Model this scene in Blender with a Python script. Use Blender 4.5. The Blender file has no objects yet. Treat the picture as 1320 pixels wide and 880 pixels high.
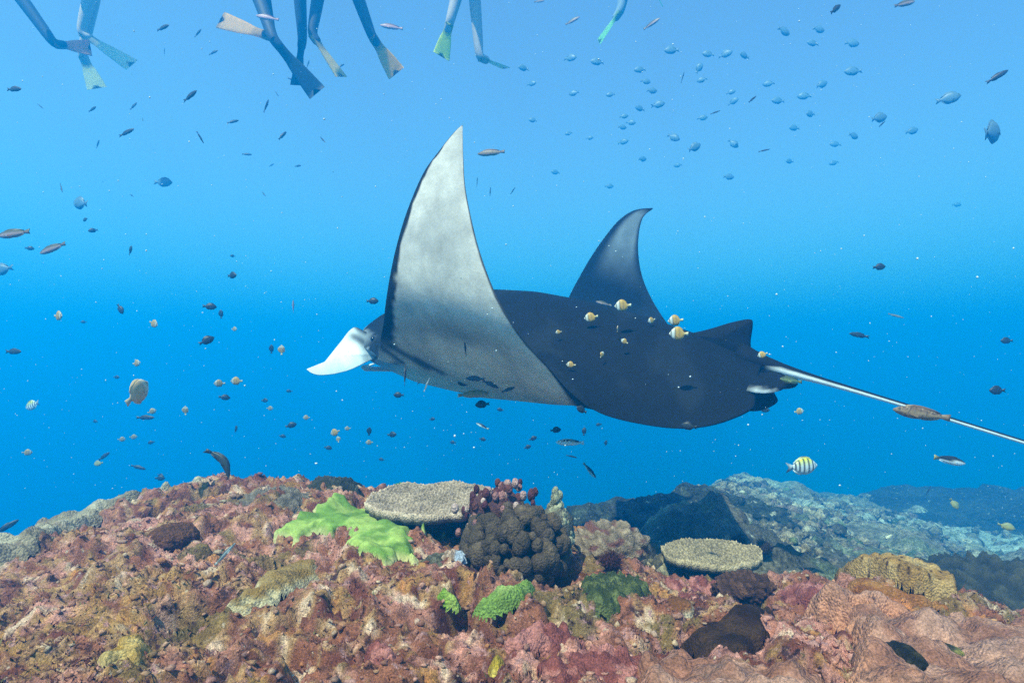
import bpy, math, random
import numpy as np
from mathutils import Vector, Matrix
from mathutils.bvhtree import BVHTree

sc = bpy.context.scene
COL = sc.collection
rng = np.random.default_rng(7)
random.seed(7)

# ------------------------------------------------------------------ camera
F, CX, CY = 770.0, 660.0, 460.0          # photo pixels: focal length, principal column, horizon row
cam = bpy.data.cameras.new('camera')
cam_o = bpy.data.objects.new('camera', cam)
COL.objects.link(cam_o)
cam_o.rotation_euler = (math.pi / 2, 0, 0)
cam.sensor_width = 36.0
cam.lens = 36.0 * F / 1320.0
cam.shift_y = (CY - 440.0) / 1320.0
cam.clip_start = 0.05
cam.clip_end = 600
sc.camera = cam_o

# ------------------------------------------------------------------ sky, sun, exposure
SUN = Vector((-0.28, -0.46, 0.842)).normalized()
world = bpy.data.worlds.new('World')
sc.world = world
world.use_nodes = True
wn = world.node_tree
sky = wn.nodes.new('ShaderNodeTexSky')
sky.sky_type = 'NISHITA'
sky.sun_disc = False
sky.sun_elevation = math.asin(SUN.z)
sky.sun_rotation = math.atan2(SUN.x, SUN.y)
wn.links.new(sky.outputs[0], wn.nodes['Background'].inputs[0])
wn.nodes['Background'].inputs[1].default_value = 0.13
sl = bpy.data.lights.new('sun', 'SUN')
sl.energy = 5.0
sl.angle = math.radians(0.8)
sl.color = (1.0, 0.90, 0.77)
so = bpy.data.objects.new('sun', sl)
COL.objects.link(so)
so.rotation_euler = SUN.to_track_quat('Z', 'Y').to_euler()
vs = sc.view_settings
vs.view_transform = 'Standard'
vs.look = 'None'
vs.exposure = 0.88
vs.gamma = 1.0
vs.use_curve_mapping = False
sc.cycles.use_denoising = False
sc.cycles.max_bounces = 7
sc.cycles.diffuse_bounces = 3
sc.cycles.glossy_bounces = 2
sc.cycles.transmission_bounces = 2
sc.cycles.volume_bounces = 3
sc.cycles.transparent_max_bounces = 6
SURF = 4.3

# ------------------------------------------------------------------ numpy noise
def _hash(ix, iy, seed):
    h = (ix.astype(np.int64) * 374761393 + iy.astype(np.int64) * 668265263 + seed * 974634777) & 0xffffffff
    h = ((h ^ (h >> 13)) * 1274126177) & 0xffffffff
    h = (h ^ (h >> 16)) & 0xffffffff
    return h / 4294967295.0

def noise(x, y, seed=0):
    x = np.asarray(x, float); y = np.asarray(y, float)
    ix = np.floor(x); iy = np.floor(y)
    fx = x - ix; fy = y - iy
    def g(dx, dy):
        a = _hash(ix + dx, iy + dy, seed) * 6.2831853
        return np.cos(a) * (fx - dx) + np.sin(a) * (fy - dy)
    u = fx * fx * fx * (fx * (fx * 6 - 15) + 10)
    v = fy * fy * fy * (fy * (fy * 6 - 15) + 10)
    a = g(0, 0); b = g(1, 0); c = g(0, 1); d = g(1, 1)
    return 1.5 * ((a + (b - a) * u) + ((c + (d - c) * u) - (a + (b - a) * u)) * v)

def fbm(x, y, octv=4, seed=0, gain=0.5):
    s = 0.0; a = 1.0
    for k in range(octv):
        s = s + a * noise(x * 2 ** k + 13.7 * k, y * 2 ** k - 7.1 * k, seed + k)
        a *= gain
    return s

def cells(x, y, seed=0):
    """nearest and second nearest feature distance and a random value of the nearest cell"""
    x = np.asarray(x, float); y = np.asarray(y, float)
    ix = np.floor(x); iy = np.floor(y)
    f1 = np.full(x.shape, 9.0); f2 = np.full(x.shape, 9.0); rid = np.zeros(x.shape)
    for dx in (-1, 0, 1):
        for dy in (-1, 0, 1):
            cx = ix + dx; cy = iy + dy
            px = cx + 0.15 + 0.7 * _hash(cx, cy, seed); py = cy + 0.15 + 0.7 * _hash(cx, cy, seed + 91)
            d = np.hypot(x - px, y - py)
            r = _hash(cx, cy, seed + 177)
            near = d < f1
            f2 = np.where(near, f1, np.minimum(f2, d))
            rid = np.where(near, r, rid)
            f1 = np.where(near, d, f1)
    return f1, f2, rid

def sstep(a, b, x):
    t = np.clip((np.asarray(x, float) - a) / (b - a), 0, 1)
    return t * t * (3 - 2 * t)

def mixc(a, b, t):
    t = np.asarray(t, float)[..., None]
    return np.asarray(a, float) * (1 - t) + np.asarray(b, float) * t

# ------------------------------------------------------------------ object helpers
def P(px, py, Y):
    return Vector(((px - CX) / F * Y, Y, (CY - py) / F * Y))

def tag(o, label=None, cat=None, group=None, kind=None):
    if label: o['label'] = label
    if cat: o['category'] = cat
    if group: o['group'] = group
    if kind: o['kind'] = kind
    return o

def new_mesh(name, v, f, cols=None, mats=(), smooth=True):
    me = bpy.data.meshes.new(name)
    v = np.asarray(v, float)
    if isinstance(f, np.ndarray) and f.ndim == 2:
        n = f.shape[1]
        me.vertices.add(len(v)); me.vertices.foreach_set('co', v.astype(np.float32).ravel())
        me.loops.add(f.size); me.loops.foreach_set('vertex_index', f.astype(np.int32).ravel())
        me.polygons.add(len(f)); me.polygons.foreach_set('loop_start', np.arange(0, f.size, n, dtype=np.int32))
        me.polygons.foreach_set('loop_total', np.full(len(f), n, dtype=np.int32))
        me.update(calc_edges=True); me.validate()
    else:
        me.from_pydata([tuple(p) for p in v], [], [tuple(q) for q in f])
    if cols is not None:
        a = me.color_attributes.new('Col', 'FLOAT_COLOR', 'POINT')
        c = np.ones((len(v), 4), np.float32); c[:, :3] = np.asarray(cols, float)
        a.data.foreach_set('color', c.ravel())
    if smooth:
        me.polygons.foreach_set('use_smooth', np.ones(len(me.polygons), bool))
    for m in mats: me.materials.append(m)
    return me

def link(name, me, parent=None):
    o = bpy.data.objects.new(name, me)
    COL.objects.link(o)
    if parent is not None: o.parent = parent
    return o

def grid_faces(nu, nv, closed_v=False):
    i = np.arange(nu - 1)[:, None]; j = np.arange(nv if closed_v else nv - 1)[None, :]
    j2 = (j + 1) % nv
    return np.stack([(i * nv + j), ((i + 1) * nv + j), ((i + 1) * nv + j2), (i * nv + j2)], -1).reshape(-1, 4)

def lathe_path(pts, rads, seg=10, squash=(1, 1), upv=Vector((0, 0, 1))):
    """tube along pts with radius per point: returns verts (n*seg+2), faces list"""
    V = []; Fc = []
    n = len(pts)
    pts = [Vector(p) for p in pts]
    for i, p in enumerate(pts):
        t = (pts[min(i + 1, n - 1)] - pts[max(i - 1, 0)]).normalized()
        s = t.cross(upv)
        if s.length < 1e-3: s = t.cross(Vector((1, 0, 0)))
        s.normalize(); w = s.cross(t)
        for k in range(seg):
            a = 2 * math.pi * k / seg
            V.append(p + (s * math.cos(a) * squash[0] + w * math.sin(a) * squash[1]) * rads[i])
    for i in range(n - 1):
        for k in range(seg):
            k2 = (k + 1) % seg
            Fc.append((i * seg + k, i * seg + k2, (i + 1) * seg + k2, (i + 1) * seg + k))
    V.append(pts[0]); V.append(pts[-1])
    for k in range(seg):
        k2 = (k + 1) % seg
        Fc.append((len(V) - 2, k2, k)); Fc.append((len(V) - 1, (n - 1) * seg + k, (n - 1) * seg + k2))
    return V, Fc

# ------------------------------------------------------------------ materials
def attr_mat(name, rough=0.7, spec=0.3, var=0.35, scale=60.0, bump=0.0, bscale=90.0, hue=None, sss=0.0, bdist=0.004, speck=None, polyp=None):
    """vertex colour 'Col' broken up by fine noise, with fine relief"""
    m = bpy.data.materials.new(name); m.use_nodes = True
    n = m.node_tree.nodes; L = m.node_tree.links
    b = n['Principled BSDF']
    b.inputs['Roughness'].default_value = rough
    b.inputs['Specular IOR Level'].default_value = spec
    at = n.new('ShaderNodeAttribute'); at.attribute_name = 'Col'
    tc = n.new('ShaderNodeTexCoord')
    nz = n.new('ShaderNodeTexNoise'); nz.inputs['Scale'].default_value = scale; nz.inputs['Detail'].default_value = 6
    nz.inputs['Roughness'].default_value = 0.7
    L.new(tc.outputs['Object'], nz.inputs['Vector'])
    mr = n.new('ShaderNodeMapRange')
    mr.inputs['From Min'].default_value = 0.3; mr.inputs['From Max'].default_value = 0.7
    mr.inputs['To Min'].default_value = 1 - var; mr.inputs['To Max'].default_value = 1 + var
    L.new(nz.outputs['Fac'], mr.inputs['Value'])
    mx = n.new('ShaderNodeMix'); mx.data_type = 'RGBA'; mx.blend_type = 'MULTIPLY'; mx.inputs['Factor'].default_value = 1
    L.new(at.outputs['Color'], mx.inputs['A']); L.new(mr.outputs[0], mx.inputs['B'])
    src = mx.outputs['Result']
    if hue:
        for (hs, col, lo, hi) in hue:
            n2 = n.new('ShaderNodeTexNoise'); n2.inputs['Scale'].default_value = hs; n2.inputs['Detail'].default_value = 5
            n2.inputs['Roughness'].default_value = 0.65
            mp = n.new('ShaderNodeMapping'); mp.inputs['Location'].default_value = (hs, -hs * .37, hs * .7)
            L.new(tc.outputs['Object'], mp.inputs['Vector']); L.new(mp.outputs[0], n2.inputs['Vector'])
            m2 = n.new('ShaderNodeMapRange'); m2.inputs['From Min'].default_value = lo; m2.inputs['From Max'].default_value = hi
            L.new(n2.outputs['Fac'], m2.inputs['Value'])
            m3 = n.new('ShaderNodeMix'); m3.data_type = 'RGBA'
            L.new(m2.outputs[0], m3.inputs['Factor']); L.new(src, m3.inputs['A']); m3.inputs['B'].default_value = (*col, 1)
            src = m3.outputs['Result']
    L.new(src, b.inputs['Base Color'])
    if speck:
        n5 = n.new('ShaderNodeTexNoise'); n5.inputs['Scale'].default_value = speck[0]; n5.inputs['Detail'].default_value = 4; n5.inputs['Roughness'].default_value = .8
        L.new(tc.outputs['Object'], n5.inputs['Vector'])
        m5 = n.new('ShaderNodeMapRange'); m5.inputs['From Min'].default_value = .36; m5.inputs['From Max'].default_value = .64
        m5.inputs['To Min'].default_value = 1 - speck[1]; m5.inputs['To Max'].default_value = 1 + speck[1]
        L.new(n5.outputs['Fac'], m5.inputs['Value'])
        x5 = n.new('ShaderNodeMix'); x5.data_type = 'RGBA'; x5.blend_type = 'MULTIPLY'; x5.inputs['Factor'].default_value = 1
        L.new(src, x5.inputs['A']); L.new(m5.outputs[0], x5.inputs['B']); src = x5.outputs['Result']
        L.new(src, b.inputs['Base Color'])
    if bump:
        n4 = n.new('ShaderNodeTexNoise'); n4.inputs['Scale'].default_value = bscale; n4.inputs['Detail'].default_value = 6
        n4.inputs['Roughness'].default_value = 0.7
        L.new(tc.outputs['Object'], n4.inputs['Vector'])
        bp = n.new('ShaderNodeBump'); bp.inputs['Strength'].default_value = bump; bp.inputs['Distance'].default_value = bdist
        if polyp:
            vo = n.new('ShaderNodeTexVoronoi'); vo.inputs['Scale'].default_value = polyp
            L.new(tc.outputs['Object'], vo.inputs['Vector'])
            ad = n.new('ShaderNodeMath'); ad.operation = 'SUBTRACT'
            L.new(n4.outputs['Fac'], ad.inputs[0]); L.new(vo.outputs['Distance'], ad.inputs[1]); L.new(ad.outputs[0], bp.inputs['Height'])
        else:
            L.new(n4.outputs['Fac'], bp.inputs['Height'])
        L.new(bp.outputs[0], b.inputs['Normal'])
    if sss:
        b.inputs['Subsurface Weight'].default_value = sss
    return m

def plain_mat(name, col, rough=0.6, spec=0.3):
    m = bpy.data.materials.new(name); m.use_nodes = True
    b = m.node_tree.nodes['Principled BSDF']
    n = m.node_tree.nodes; L = m.node_tree.links
    nz = n.new('ShaderNodeTexNoise'); nz.inputs['Scale'].default_value = 25; nz.inputs['Detail'].default_value = 4
    tc = n.new('ShaderNodeTexCoord'); L.new(tc.outputs['Object'], nz.inputs['Vector'])
    cr = n.new('ShaderNodeValToRGB')
    cr.color_ramp.elements[0].position = 0.3; cr.color_ramp.elements[1].position = 0.7
    cr.color_ramp.elements[0].color = (*[c * 0.8 for c in col], 1); cr.color_ramp.elements[1].color = (*[min(1, c * 1.12) for c in col], 1)
    L.new(nz.outputs['Fac'], cr.inputs[0]); L.new(cr.outputs[0], b.inputs['Base Color'])
    b.inputs['Roughness'].default_value = rough; b.inputs['Specular IOR Level'].default_value = spec
    return m

M_REEF = attr_mat('reef_crust', 0.85, 0.15, 0.5, 70, 0.9, 160, hue=[
    (17, (0.07, 0.028, 0.024), 0.58, 0.66), (31, (0.44, 0.21, 0.185), 0.58, 0.66),
    (55, (0.52, 0.36, 0.25), 0.63, 0.69), (43, (0.030, 0.012, 0.010), 0.57, 0.66)], bdist=0.010, speck=(330, .55))
M_BED = attr_mat('rubble_bed', 0.9, 0.1, 0.6, 14, 1.0, 30, speck=(55, .6), polyp=16, hue=[
    (6, (0.08, 0.07, 0.05), 0.55, 0.66), (15, (0.45, 0.40, 0.30), 0.62, 0.70)], bdist=0.03)
M_CRUST = attr_mat('crust_nodule', 0.8, 0.15, 0.45, 180, 0.8, 400, speck=(500, .4))
M_CORAL = attr_mat('coral_skin', 0.8, 0.12, 0.4, 60, 0.9, 200, speck=(330, .45), polyp=170, bdist=.005)
M_SMOOTH = attr_mat('massive_coral_skin', 0.85, 0.1, 0.45, 35, 0.9, 120, hue=[(9, (0.22, 0.12, 0.09), 0.55, 0.75), (24, (.08, .045, .04), .6, .7)], speck=(260, .4), polyp=130, bdist=.007)
M_LEAF = attr_mat('leafy_coral_skin', 0.8, 0.12, 0.3, 40, 0.5, 160, speck=(260, .25), bdist=.004)
M_MANTA = attr_mat('manta_skin', 0.75, 0.06, 0.16, 14, 0.2, 60, speck=(130, .09))
M_FISH = attr_mat('fish_scales', 0.45, 0.4, 0.15, 120, 0.0)
M_SUIT = attr_mat('swimmer_surface', 0.6, 0.25, 0.15, 30, 0.0)
M_FIN = attr_mat('swim_fin_rubber', 0.5, 0.3, 0.12, 30, 0.0)
_n = M_FIN.node_tree.nodes; _L = M_FIN.node_tree.links
_b = _n['Principled BSDF']; _t = _n.new('ShaderNodeBsdfTranslucent'); _m = _n.new('ShaderNodeMixShader'); _m.inputs[0].default_value = 0.65
_L.new(_b.inputs['Base Color'].links[0].from_socket, _t.inputs['Color'])
_L.new(_b.outputs[0], _m.inputs[1]); _L.new(_t.outputs[0], _m.inputs[2]); _L.new(_m.outputs[0], _n['Material Output'].inputs['Surface'])
M_SPECK = attr_mat('drifting_speck', 0.8, 0.1, 0.1, 10, 0.0)

# ------------------------------------------------------------------ reef terrain
XT = np.array([-3.4, -2.6, -1.9, -1.5, -1.1, -0.7, -0.3, 0.0, 0.3, 0.5, 0.8, 1.1, 1.4, 1.8, 2.4, 3.2])
ZC = np.array([-1.75, -1.2, -0.73, -0.565, -0.50, -0.51, -0.54, -0.57, -0.655, -0.695, -0.735, -0.68, -0.70, -0.80, -0.98, -1.2])
YC = np.array([2.0, 2.1, 2.2, 2.4, 2.4, 2.4, 2.35, 2.25, 2.05, 1.95, 1.85, 1.8, 1.65, 1.5, 1.5, 1.5])
ZN = np.array([-1.3, -1.0, -0.72, -0.62, -0.56, -0.54, -0.54, -0.55, -0.56, -0.57, -0.585, -0.60, -0.63, -0.70, -0.85, -1.1])

def smooth_interp(x, tab):
    s = 0
    for k, w in ((-0.16, 1), (-0.08, 2), (0, 3), (0.08, 2), (0.16, 1)):
        s = s + w * np.interp(x + k, XT, tab)
    return s / 9.0

BUMPS = [(-0.27, 2.06, 0.24, 0.20, -0.11), (0.03, 1.70, 0.20, 0.16, -0.075), (-0.75, 1.25, 0.30, 0.22, 0.035),
         (0.55, 1.35, 0.25, 0.2, 0.03), (0.95, 1.45, 0.25, 0.25, -0.035), (-0.85, 1.75, 0.3, 0.2, -0.03), (-1.2, 1.3, 0.3, 0.3, -0.02),
         (0.35, 1.25, 0.15, 0.2, -0.03), (1.07, 1.68, 0.22, 0.15, 0.055), (-0.25, 1.15, 0.25, 0.15, -0.02)]

def reef_low(x, y):
    x = np.asarray(x, float); y = np.asarray(y, float)
    zc = smooth_interp(x, ZC); yc = smooth_interp(x, YC) + 0.10 * noise(x * 2.3, x * 0 + 4.5, 3)
    zn = smooth_interp(x, ZN)
    t = np.clip((y - 0.9) / (yc - 0.9), -0.8, 1)
    z = zn + (zc - zn) * t
    z = np.where(y < 0.9, zn + (y - 0.9) * 0.12, z)
    d = np.maximum(y - yc, 0)
    z = z - (0.35 * np.minimum(d, 0.25) ** 1.0 * np.minimum(d, 0.25) * 6 + 1.5 * np.maximum(d - 0.12, 0))
    for bx, by, sx, sy, a in BUMPS:
        z = z + a * np.exp(-((x - bx) / sx) ** 2 - ((y - by) / sy) ** 2)
    z = z + 0.038 * fbm(x * 2.6, y * 2.6, 3, 11)
    return z

def reef_fine(x, y):
    wx = x + 0.03 * noise(x * 9, y * 9, 71); wy = y + 0.03 * noise(x * 9 + 5, y * 9, 72)
    f1, f2, r = cells(wx * 9, wy * 9, 21)
    z = 0.046 * (r - 0.35) * sstep(0.62, 0.15, f1)
    f1, f2, r = cells(wx * 24, wy * 24, 22)
    z = z + 0.019 * (r - 0.25) * sstep(0.6, 0.1, f1)
    f1, f2, r = cells(x * 60, y * 60, 23)
    z = z + 0.011 * r * sstep(0.6, 0.1, f1)
    z = z + 0.016 * fbm(x * 13, y * 13, 4, 31, 0.6)
    # pits and crevices
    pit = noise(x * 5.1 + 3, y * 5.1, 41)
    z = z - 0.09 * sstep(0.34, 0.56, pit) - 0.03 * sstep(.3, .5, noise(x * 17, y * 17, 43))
    return z

def reef_hit(px, py, zoff=0.0):
    """where the line of sight of a photo pixel meets the (smooth) reef"""
    d = P(px, py, 1.0)
    ys = np.linspace(0.75, 3.4, 1400)
    zz = reef_low(d.x * ys, ys) + zoff
    below = np.nonzero(d.z * ys < zz)[0]
    Y = ys[below[0]] if len(below) and ys[below[0]] < 2.6 else ys[np.argmax(np.where(ys < 2.6, zz - d.z * ys, -9))]
    return Vector((d.x * Y, Y, d.z * Y))

PAL = {k: np.array(v) for k, v in dict(
    maroon=(.135, .042, .030), rust=(.26, .105, .060), pinkb=(.38, .18, .135), pink=(.54, .265, .22), tan=(.42, .265, .125),
    gold=(.42, .255, .085), cream=(.64, .50, .36), olive=(.15, .125, .045), dark=(.03, .014, .010), orange=(.52, .21, .07),
    mauve=(.33, .21, .195)).items()}

def reef_colour(x, y, n=None):
    c = np.broadcast_to(PAL['rust'], x.shape + (3,)).copy()
    def lay(name, w):
        nonlocal c
        w = np.clip(w, 0, 1)[..., None]
        c = c * (1 - w) + PAL[name] * w
    g = lambda bx, by, sx, sy: np.exp(-((x - bx) / sx) ** 2 - ((y - by) / sy) ** 2)
    n1 = fbm(x * 4, y * 4, 4, 51); n2 = fbm(x * 7, y * 7, 4, 55); n3 = fbm(x * 15, y * 15, 3, 59); n4 = fbm(x * 11, y * 11, 3, 63)
    lay('maroon', sstep(0.0, 0.5, n1) * 0.8)
    lay('pinkb', sstep(0.0, 0.45, n2) * 0.9)
    lay('tan', sstep(0.15, 0.5, n3 + 0.5 * g(-1.0, 1.25, 0.5, 0.4) + 0.25 * g(-0.9, 1.9, 0.5, 0.5)) * 0.8)
    lay('gold', sstep(0.3, 0.65, n4 + 0.45 * g(-0.95, 1.1, 0.35, 0.25)) * 0.7)
    lay('pink', sstep(0.25, 0.55, n2 * 0.6 + n3 * 0.5 + 0.45 * g(0.15, 1.02, 0.3, 0.2) + 0.4 * g(0.6, 1.2, 0.3, 0.25) + 0.3 * g(-0.9, 1.8, 0.6, 0.4)) * 0.9)
    lay('orange', sstep(0.3, 0.6, n4 * 0.7 - n1 * 0.3 + 0.5 * g(1.0, 1.45, 0.25, 0.3) + 0.2 * g(-0.4, 1.0, 0.3, 0.15)) * 0.8)
    lay('olive', sstep(0.25, 0.55, -n1 * 0.8 + n4 * 0.5 + 0.2 * g(0.35, 1.4, 0.3, 0.25)) * 0.8)
    lay('cream', sstep(0.42, 0.75, n3 + 0.3 * n2) * 0.8)
    lay('dark', sstep(0.42, 0.62, noise(x * 5.1 + 3, y * 5.1, 41)) * 0.6)  # shade inside the pits and crevices, painted into the rock colour
    return np.clip(c * np.array([1.10, .93, .84]), 0, 1)

NX, NY = 860, 510
gx = np.linspace(-3.1, 2.9, NX) 
gx = np.sign(gx) * np.abs(gx) ** 1.12 / 3.0 ** 0.12
gy = 0.42 + 2.75 * (np.linspace(0, 1, NY) ** 1.25)
X, Yg = np.meshgrid(gx, gy, indexing='ij')
Z = reef_low(X, Yg) + reef_fine(X, Yg)
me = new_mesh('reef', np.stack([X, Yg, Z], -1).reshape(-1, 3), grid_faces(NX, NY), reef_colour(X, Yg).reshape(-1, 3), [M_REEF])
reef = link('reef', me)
tag(reef, 'rough pink, maroon and tan reef rock rising in front of the blue water', kind='structure')

# ------------------------------------------------------------------ seabed beyond the reef
def bed_low(x, y):
    x = np.asarray(x, float); y = np.asarray(y, float)
    base = -0.60 - 0.158 * np.minimum(y, 12) - 0.235 * np.maximum(y - 12, 0)
    ridge = 0.42 * y - 0.4
    e = x - ridge
    right = np.maximum(e, 0); left = np.maximum(-e, 0)
    base = base - np.minimum(0.22 * right, 0.75) - 0.55 * np.minimum(left, 8) * sstep(0.0, 0.8, left)
    base = base - 0.10 * np.maximum(left - 8, 0)
    return np.maximum(base, -17.0)

NU, NV = 420, 600
u = np.linspace(-1, 1, NU)
yv = 2.0 + 108.0 * (np.linspace(0, 1, NV) ** 2.6)
U, YV = np.meshgrid(u, yv, indexing='ij')
XB = U * (YV * 0.75 + 3.0) + 0.25 * YV
ZB = bed_low(XB, YV)
wxb = XB + 0.25 * noise(XB * 1.1, YV * 1.1, 161); wyb = YV + 0.25 * noise(XB * 1.1 + 9, YV * 1.1, 162)
f1, f2, r1 = cells(wxb * 0.9, wyb * 0.9, 121)
f1b, _, r2 = cells(wxb * 2.6, wyb * 2.6, 123)
f1c, _, r3 = cells(wxb * 8, wyb * 8, 125)
f1d, _, r4 = cells(XB * 20, YV * 20, 127)
fade = lambda y0, y1: sstep(y1, y0, YV)
ZB = ZB + 0.14 * fbm(XB * 0.5, YV * 0.5, 4, 131)
ZB = ZB + 0.22 * (r1 > .55) * r1 * sstep(.6, .1, f1) * fade(25, 60) + 0.11 * r2 * sstep(.6, .05, f1b) * fade(12, 25)
ZB = ZB + 0.05 * r3 * sstep(.6, .05, f1c) * fade(6, 12) + 0.022 * r4 * sstep(.6, .05, f1d) * fade(4, 7)
nb = fbm(XB * 1.3, YV * 1.3, 4, 141); nb2 = fbm(XB * 0.28, YV * 0.28, 4, 143)
cb = mixc(np.broadcast_to((.26, .205, .13), XB.shape + (3,)), (.44, .34, .22), sstep(-.2, .5, nb))
cb = cb * (0.55 + 0.5 * r2 + 0.45 * r3)[..., None]
cb = mixc(cb, (.055, .05, .04), sstep(0.15, 0.45, nb2 + 0.25 * sstep(6, 9, XB - 0.15 * YV)) * 0.85)
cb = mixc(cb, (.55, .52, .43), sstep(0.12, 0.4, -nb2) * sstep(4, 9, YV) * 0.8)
cb = mixc(cb, (.16, .18, .09), sstep(0.2, 0.5, fbm(XB * 2 + 9, YV * 2, 3, 151)) * 0.6)
me = new_mesh('seabed', np.stack([XB, YV, ZB], -1).reshape(-1, 3), grid_faces(NU, NV), cb.reshape(-1, 3), [M_BED])
tag(link('seabed', me), 'rubble slope and sandy seabed fading into blue behind the near reef', kind='structure')

NR = 5200
yr = 2.45 + 8.5 * rng.random(NR) ** 1.7
xr = 0.42 * yr - 0.4 + rng.normal(0.5, 0.9, NR) * (0.35 + 0.16 * yr)
zr = bed_low(xr, yr) + 0.14 * fbm(xr * 0.5, yr * 0.5, 4, 131) + 0.02
v1, f1_ = None, None
import bmesh
_b = bmesh.new(); bmesh.ops.create_icosphere(_b, subdivisions=1, radius=1.0)
v1 = np.array([w.co[:] for w in _b.verts]); f1_ = np.array([[w.index for w in q.verts] for q in _b.faces]); _b.free()
szr = (0.012 + 0.055 * rng.random(NR) ** 2.5) * (0.7 + 0.09 * yr)
kr = 1 + 0.3 * rng.normal(0, 1, (NR, len(v1), 1)).clip(-1.3, 1.3)
Vr = v1[None] * kr * (szr[:, None] * rng.uniform(.6, 1.5, (NR, 3)))[:, None, :] * np.array([1, 1, .8]) + np.stack([xr, yr, zr + 0.05 * rng.random(NR)], -1)[:, None, :]
Fr = f1_[None] + (np.arange(NR) * len(v1))[:, None, None]
cr_ = np.array([(.36, .27, .17), (.25, .19, .11), (.52, .42, .29), (.12, .095, .06), (.26, .17, .13), (.15, .17, .08)])[rng.choice(6, NR, p=[.28, .24, .16, .16, .1, .06])] * rng.uniform(.7, 1.3, (NR, 1))
me = new_mesh('coral_rubble', Vr.reshape(-1, 3), Fr.reshape(-1, 3), np.repeat(cr_, len(v1), 0), [M_BED], smooth=False)
tag(link('coral_rubble', me), 'grey-brown broken coral rubble strewn over the slope behind the reef', 'rubble', kind='stuff')

# ------------------------------------------------------------------ encrusting sheets and mats on the reef
def inside_dist(x, y, poly):
    """signed distance to a polygon (positive inside)"""
    n = len(poly); d = np.full(x.shape, 1e9); ins = np.zeros(x.shape, bool)
    for i in range(n):
        ax, ay = poly[i]; bx, by = poly[(i + 1) % n]
        ex, ey = bx - ax, by - ay
        t = np.clip(((x - ax) * ex + (y - ay) * ey) / (ex * ex + ey * ey + 1e-12), 0, 1)
        d = np.minimum(d, np.hypot(x - ax - t * ex, y - ay - t * ey))
        cross = ((ay > y) != (by > y)) & (x < (bx - ax) * (y - ay) / (by - ay + 1e-12) + ax)
        ins ^= cross
    return np.where(ins, d, -d)

def sheet(name, poly_px, label, cat, colour, thick=0.03, edge=0.03, step=0.006, wob=0.012, lump=None, mat=None, rim=None, dome=0.0, group=None, zoff=0.0, holes=()):
    poly = [tuple(reef_hit(a, b, zoff)[:2]) for a, b in poly_px]
    p = np.array(poly)
    x0, y0 = p.min(0) - 0.03; x1, y1 = p.max(0) + 0.03
    nx = max(6, int((x1 - x0) / step)); ny = max(6, int((y1 - y0) / step))
    X, Y = np.meshgrid(np.linspace(x0, x1, nx), np.linspace(y0, y1, ny), indexing='ij')
    d = inside_dist(X, Y, poly) + wob * fbm(X * 13, Y * 13, 3, len(name) + 5, 0.6)
    for hx, hy, hr in holes:
        hp = reef_hit(hx, hy, zoff)
        d = np.minimum(d, np.hypot(X - hp.x, Y - hp.y) - hr)
    edge = max(edge, 0.012 if name == 'tan_ridge_coral' else 0.028)
    te = np.clip((d + 0.006) / edge, 0, 1)
    prof = te * (2 - te)
    z = reef_low(X, Y) + zoff - 0.018 + (thick + 0.018) * prof
    if dome:
        z = z + dome * sstep(0, max(0.02, float(d.max())), d)
    if lump:
        for (sc_, a, sd) in lump:
            f1, f2, r = cells(X * sc_, Y * sc_, sd)
            z = z + a * (0.4 + 0.6 * r) * sstep(0.65, 0.05, f1) * prof
    z = z + 0.006 * fbm(X * 14, Y * 14, 3, 77) * prof
    col = np.asarray(colour(X, Y, d) if callable(colour) else np.broadcast_to(colour, X.shape + (3,)), float).copy()
    col = col ** 1.3
    if rim is not None:
        rc, rw = rim
        col = mixc(col, rc, sstep(rw, rw * 0.2, d))
    keep = d > -0.006
    idx = -np.ones(X.shape, int)
    idx[keep] = np.arange(keep.sum())
    q = np.stack([idx[:-1, :-1], idx[1:, :-1], idx[1:, 1:], idx[:-1, 1:]], -1).reshape(-1, 4)
    q = q[(q >= 0).all(1)]
    v = np.stack([X, Y, z], -1)[keep]
    me = new_mesh(name, v, q, col[keep], [mat or M_CORAL])
    o = link(name, me)
    tag(o, label, cat, group)
    return o

def noisy(c1, c2, s=9, seed=3):
    return lambda X, Y, d: mixc(np.broadcast_to(c1, X.shape + (3,)), c2, sstep(-0.3, 0.45, fbm(X * s, Y * s, 4, seed)))

GREEN = noisy((.22, .32, .08), (.40, .47, .15), 10, 5)
sheet('green_coral', [(356, 692), (382, 672), (402, 667), (409, 655), (426, 647), (447, 650), (460, 662), (491, 671), (504, 677), (510, 668), (526, 668), (535, 690), (530, 707), (544, 722), (536, 732), (512, 722), (499, 733), (477, 727), (447, 716), (438, 706), (452, 700), (440, 694), (426, 699), (409, 692), (385, 703), (368, 698)],
      'bright lime green encrusting coral spread in a wide lobed sheet', 'coral', GREEN, 0.034, 0.034, 0.005, 0.022, [(11, 0.016, 61)], mat=M_LEAF, rim=((.52, .46, .20), 0.012))
sheet('green_coral', [(533, 690), (538, 678), (552, 674), (568, 677), (578, 690), (574, 702), (560, 698), (545, 704)],
      'small lime green coral lobe under the rim of the table coral', 'coral', GREEN, 0.075, 0.03, 0.004, 0.008, [(20, 0.008, 63)], mat=M_LEAF, rim=((.38, .35, .12), 0.01))
sheet('green_coral', [(608, 784), (627, 775), (644, 766), (675, 760), (695, 765), (679, 774), (654, 784), (627, 790), (612, 790)],
      'narrow bright green coral strip below the dark knobby coral', 'coral', noisy((.25, .33, .09), (.38, .44, .16), 20, 6), 0.02, 0.014, 0.0035, 0.006, [(70, 0.007, 64)])
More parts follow.
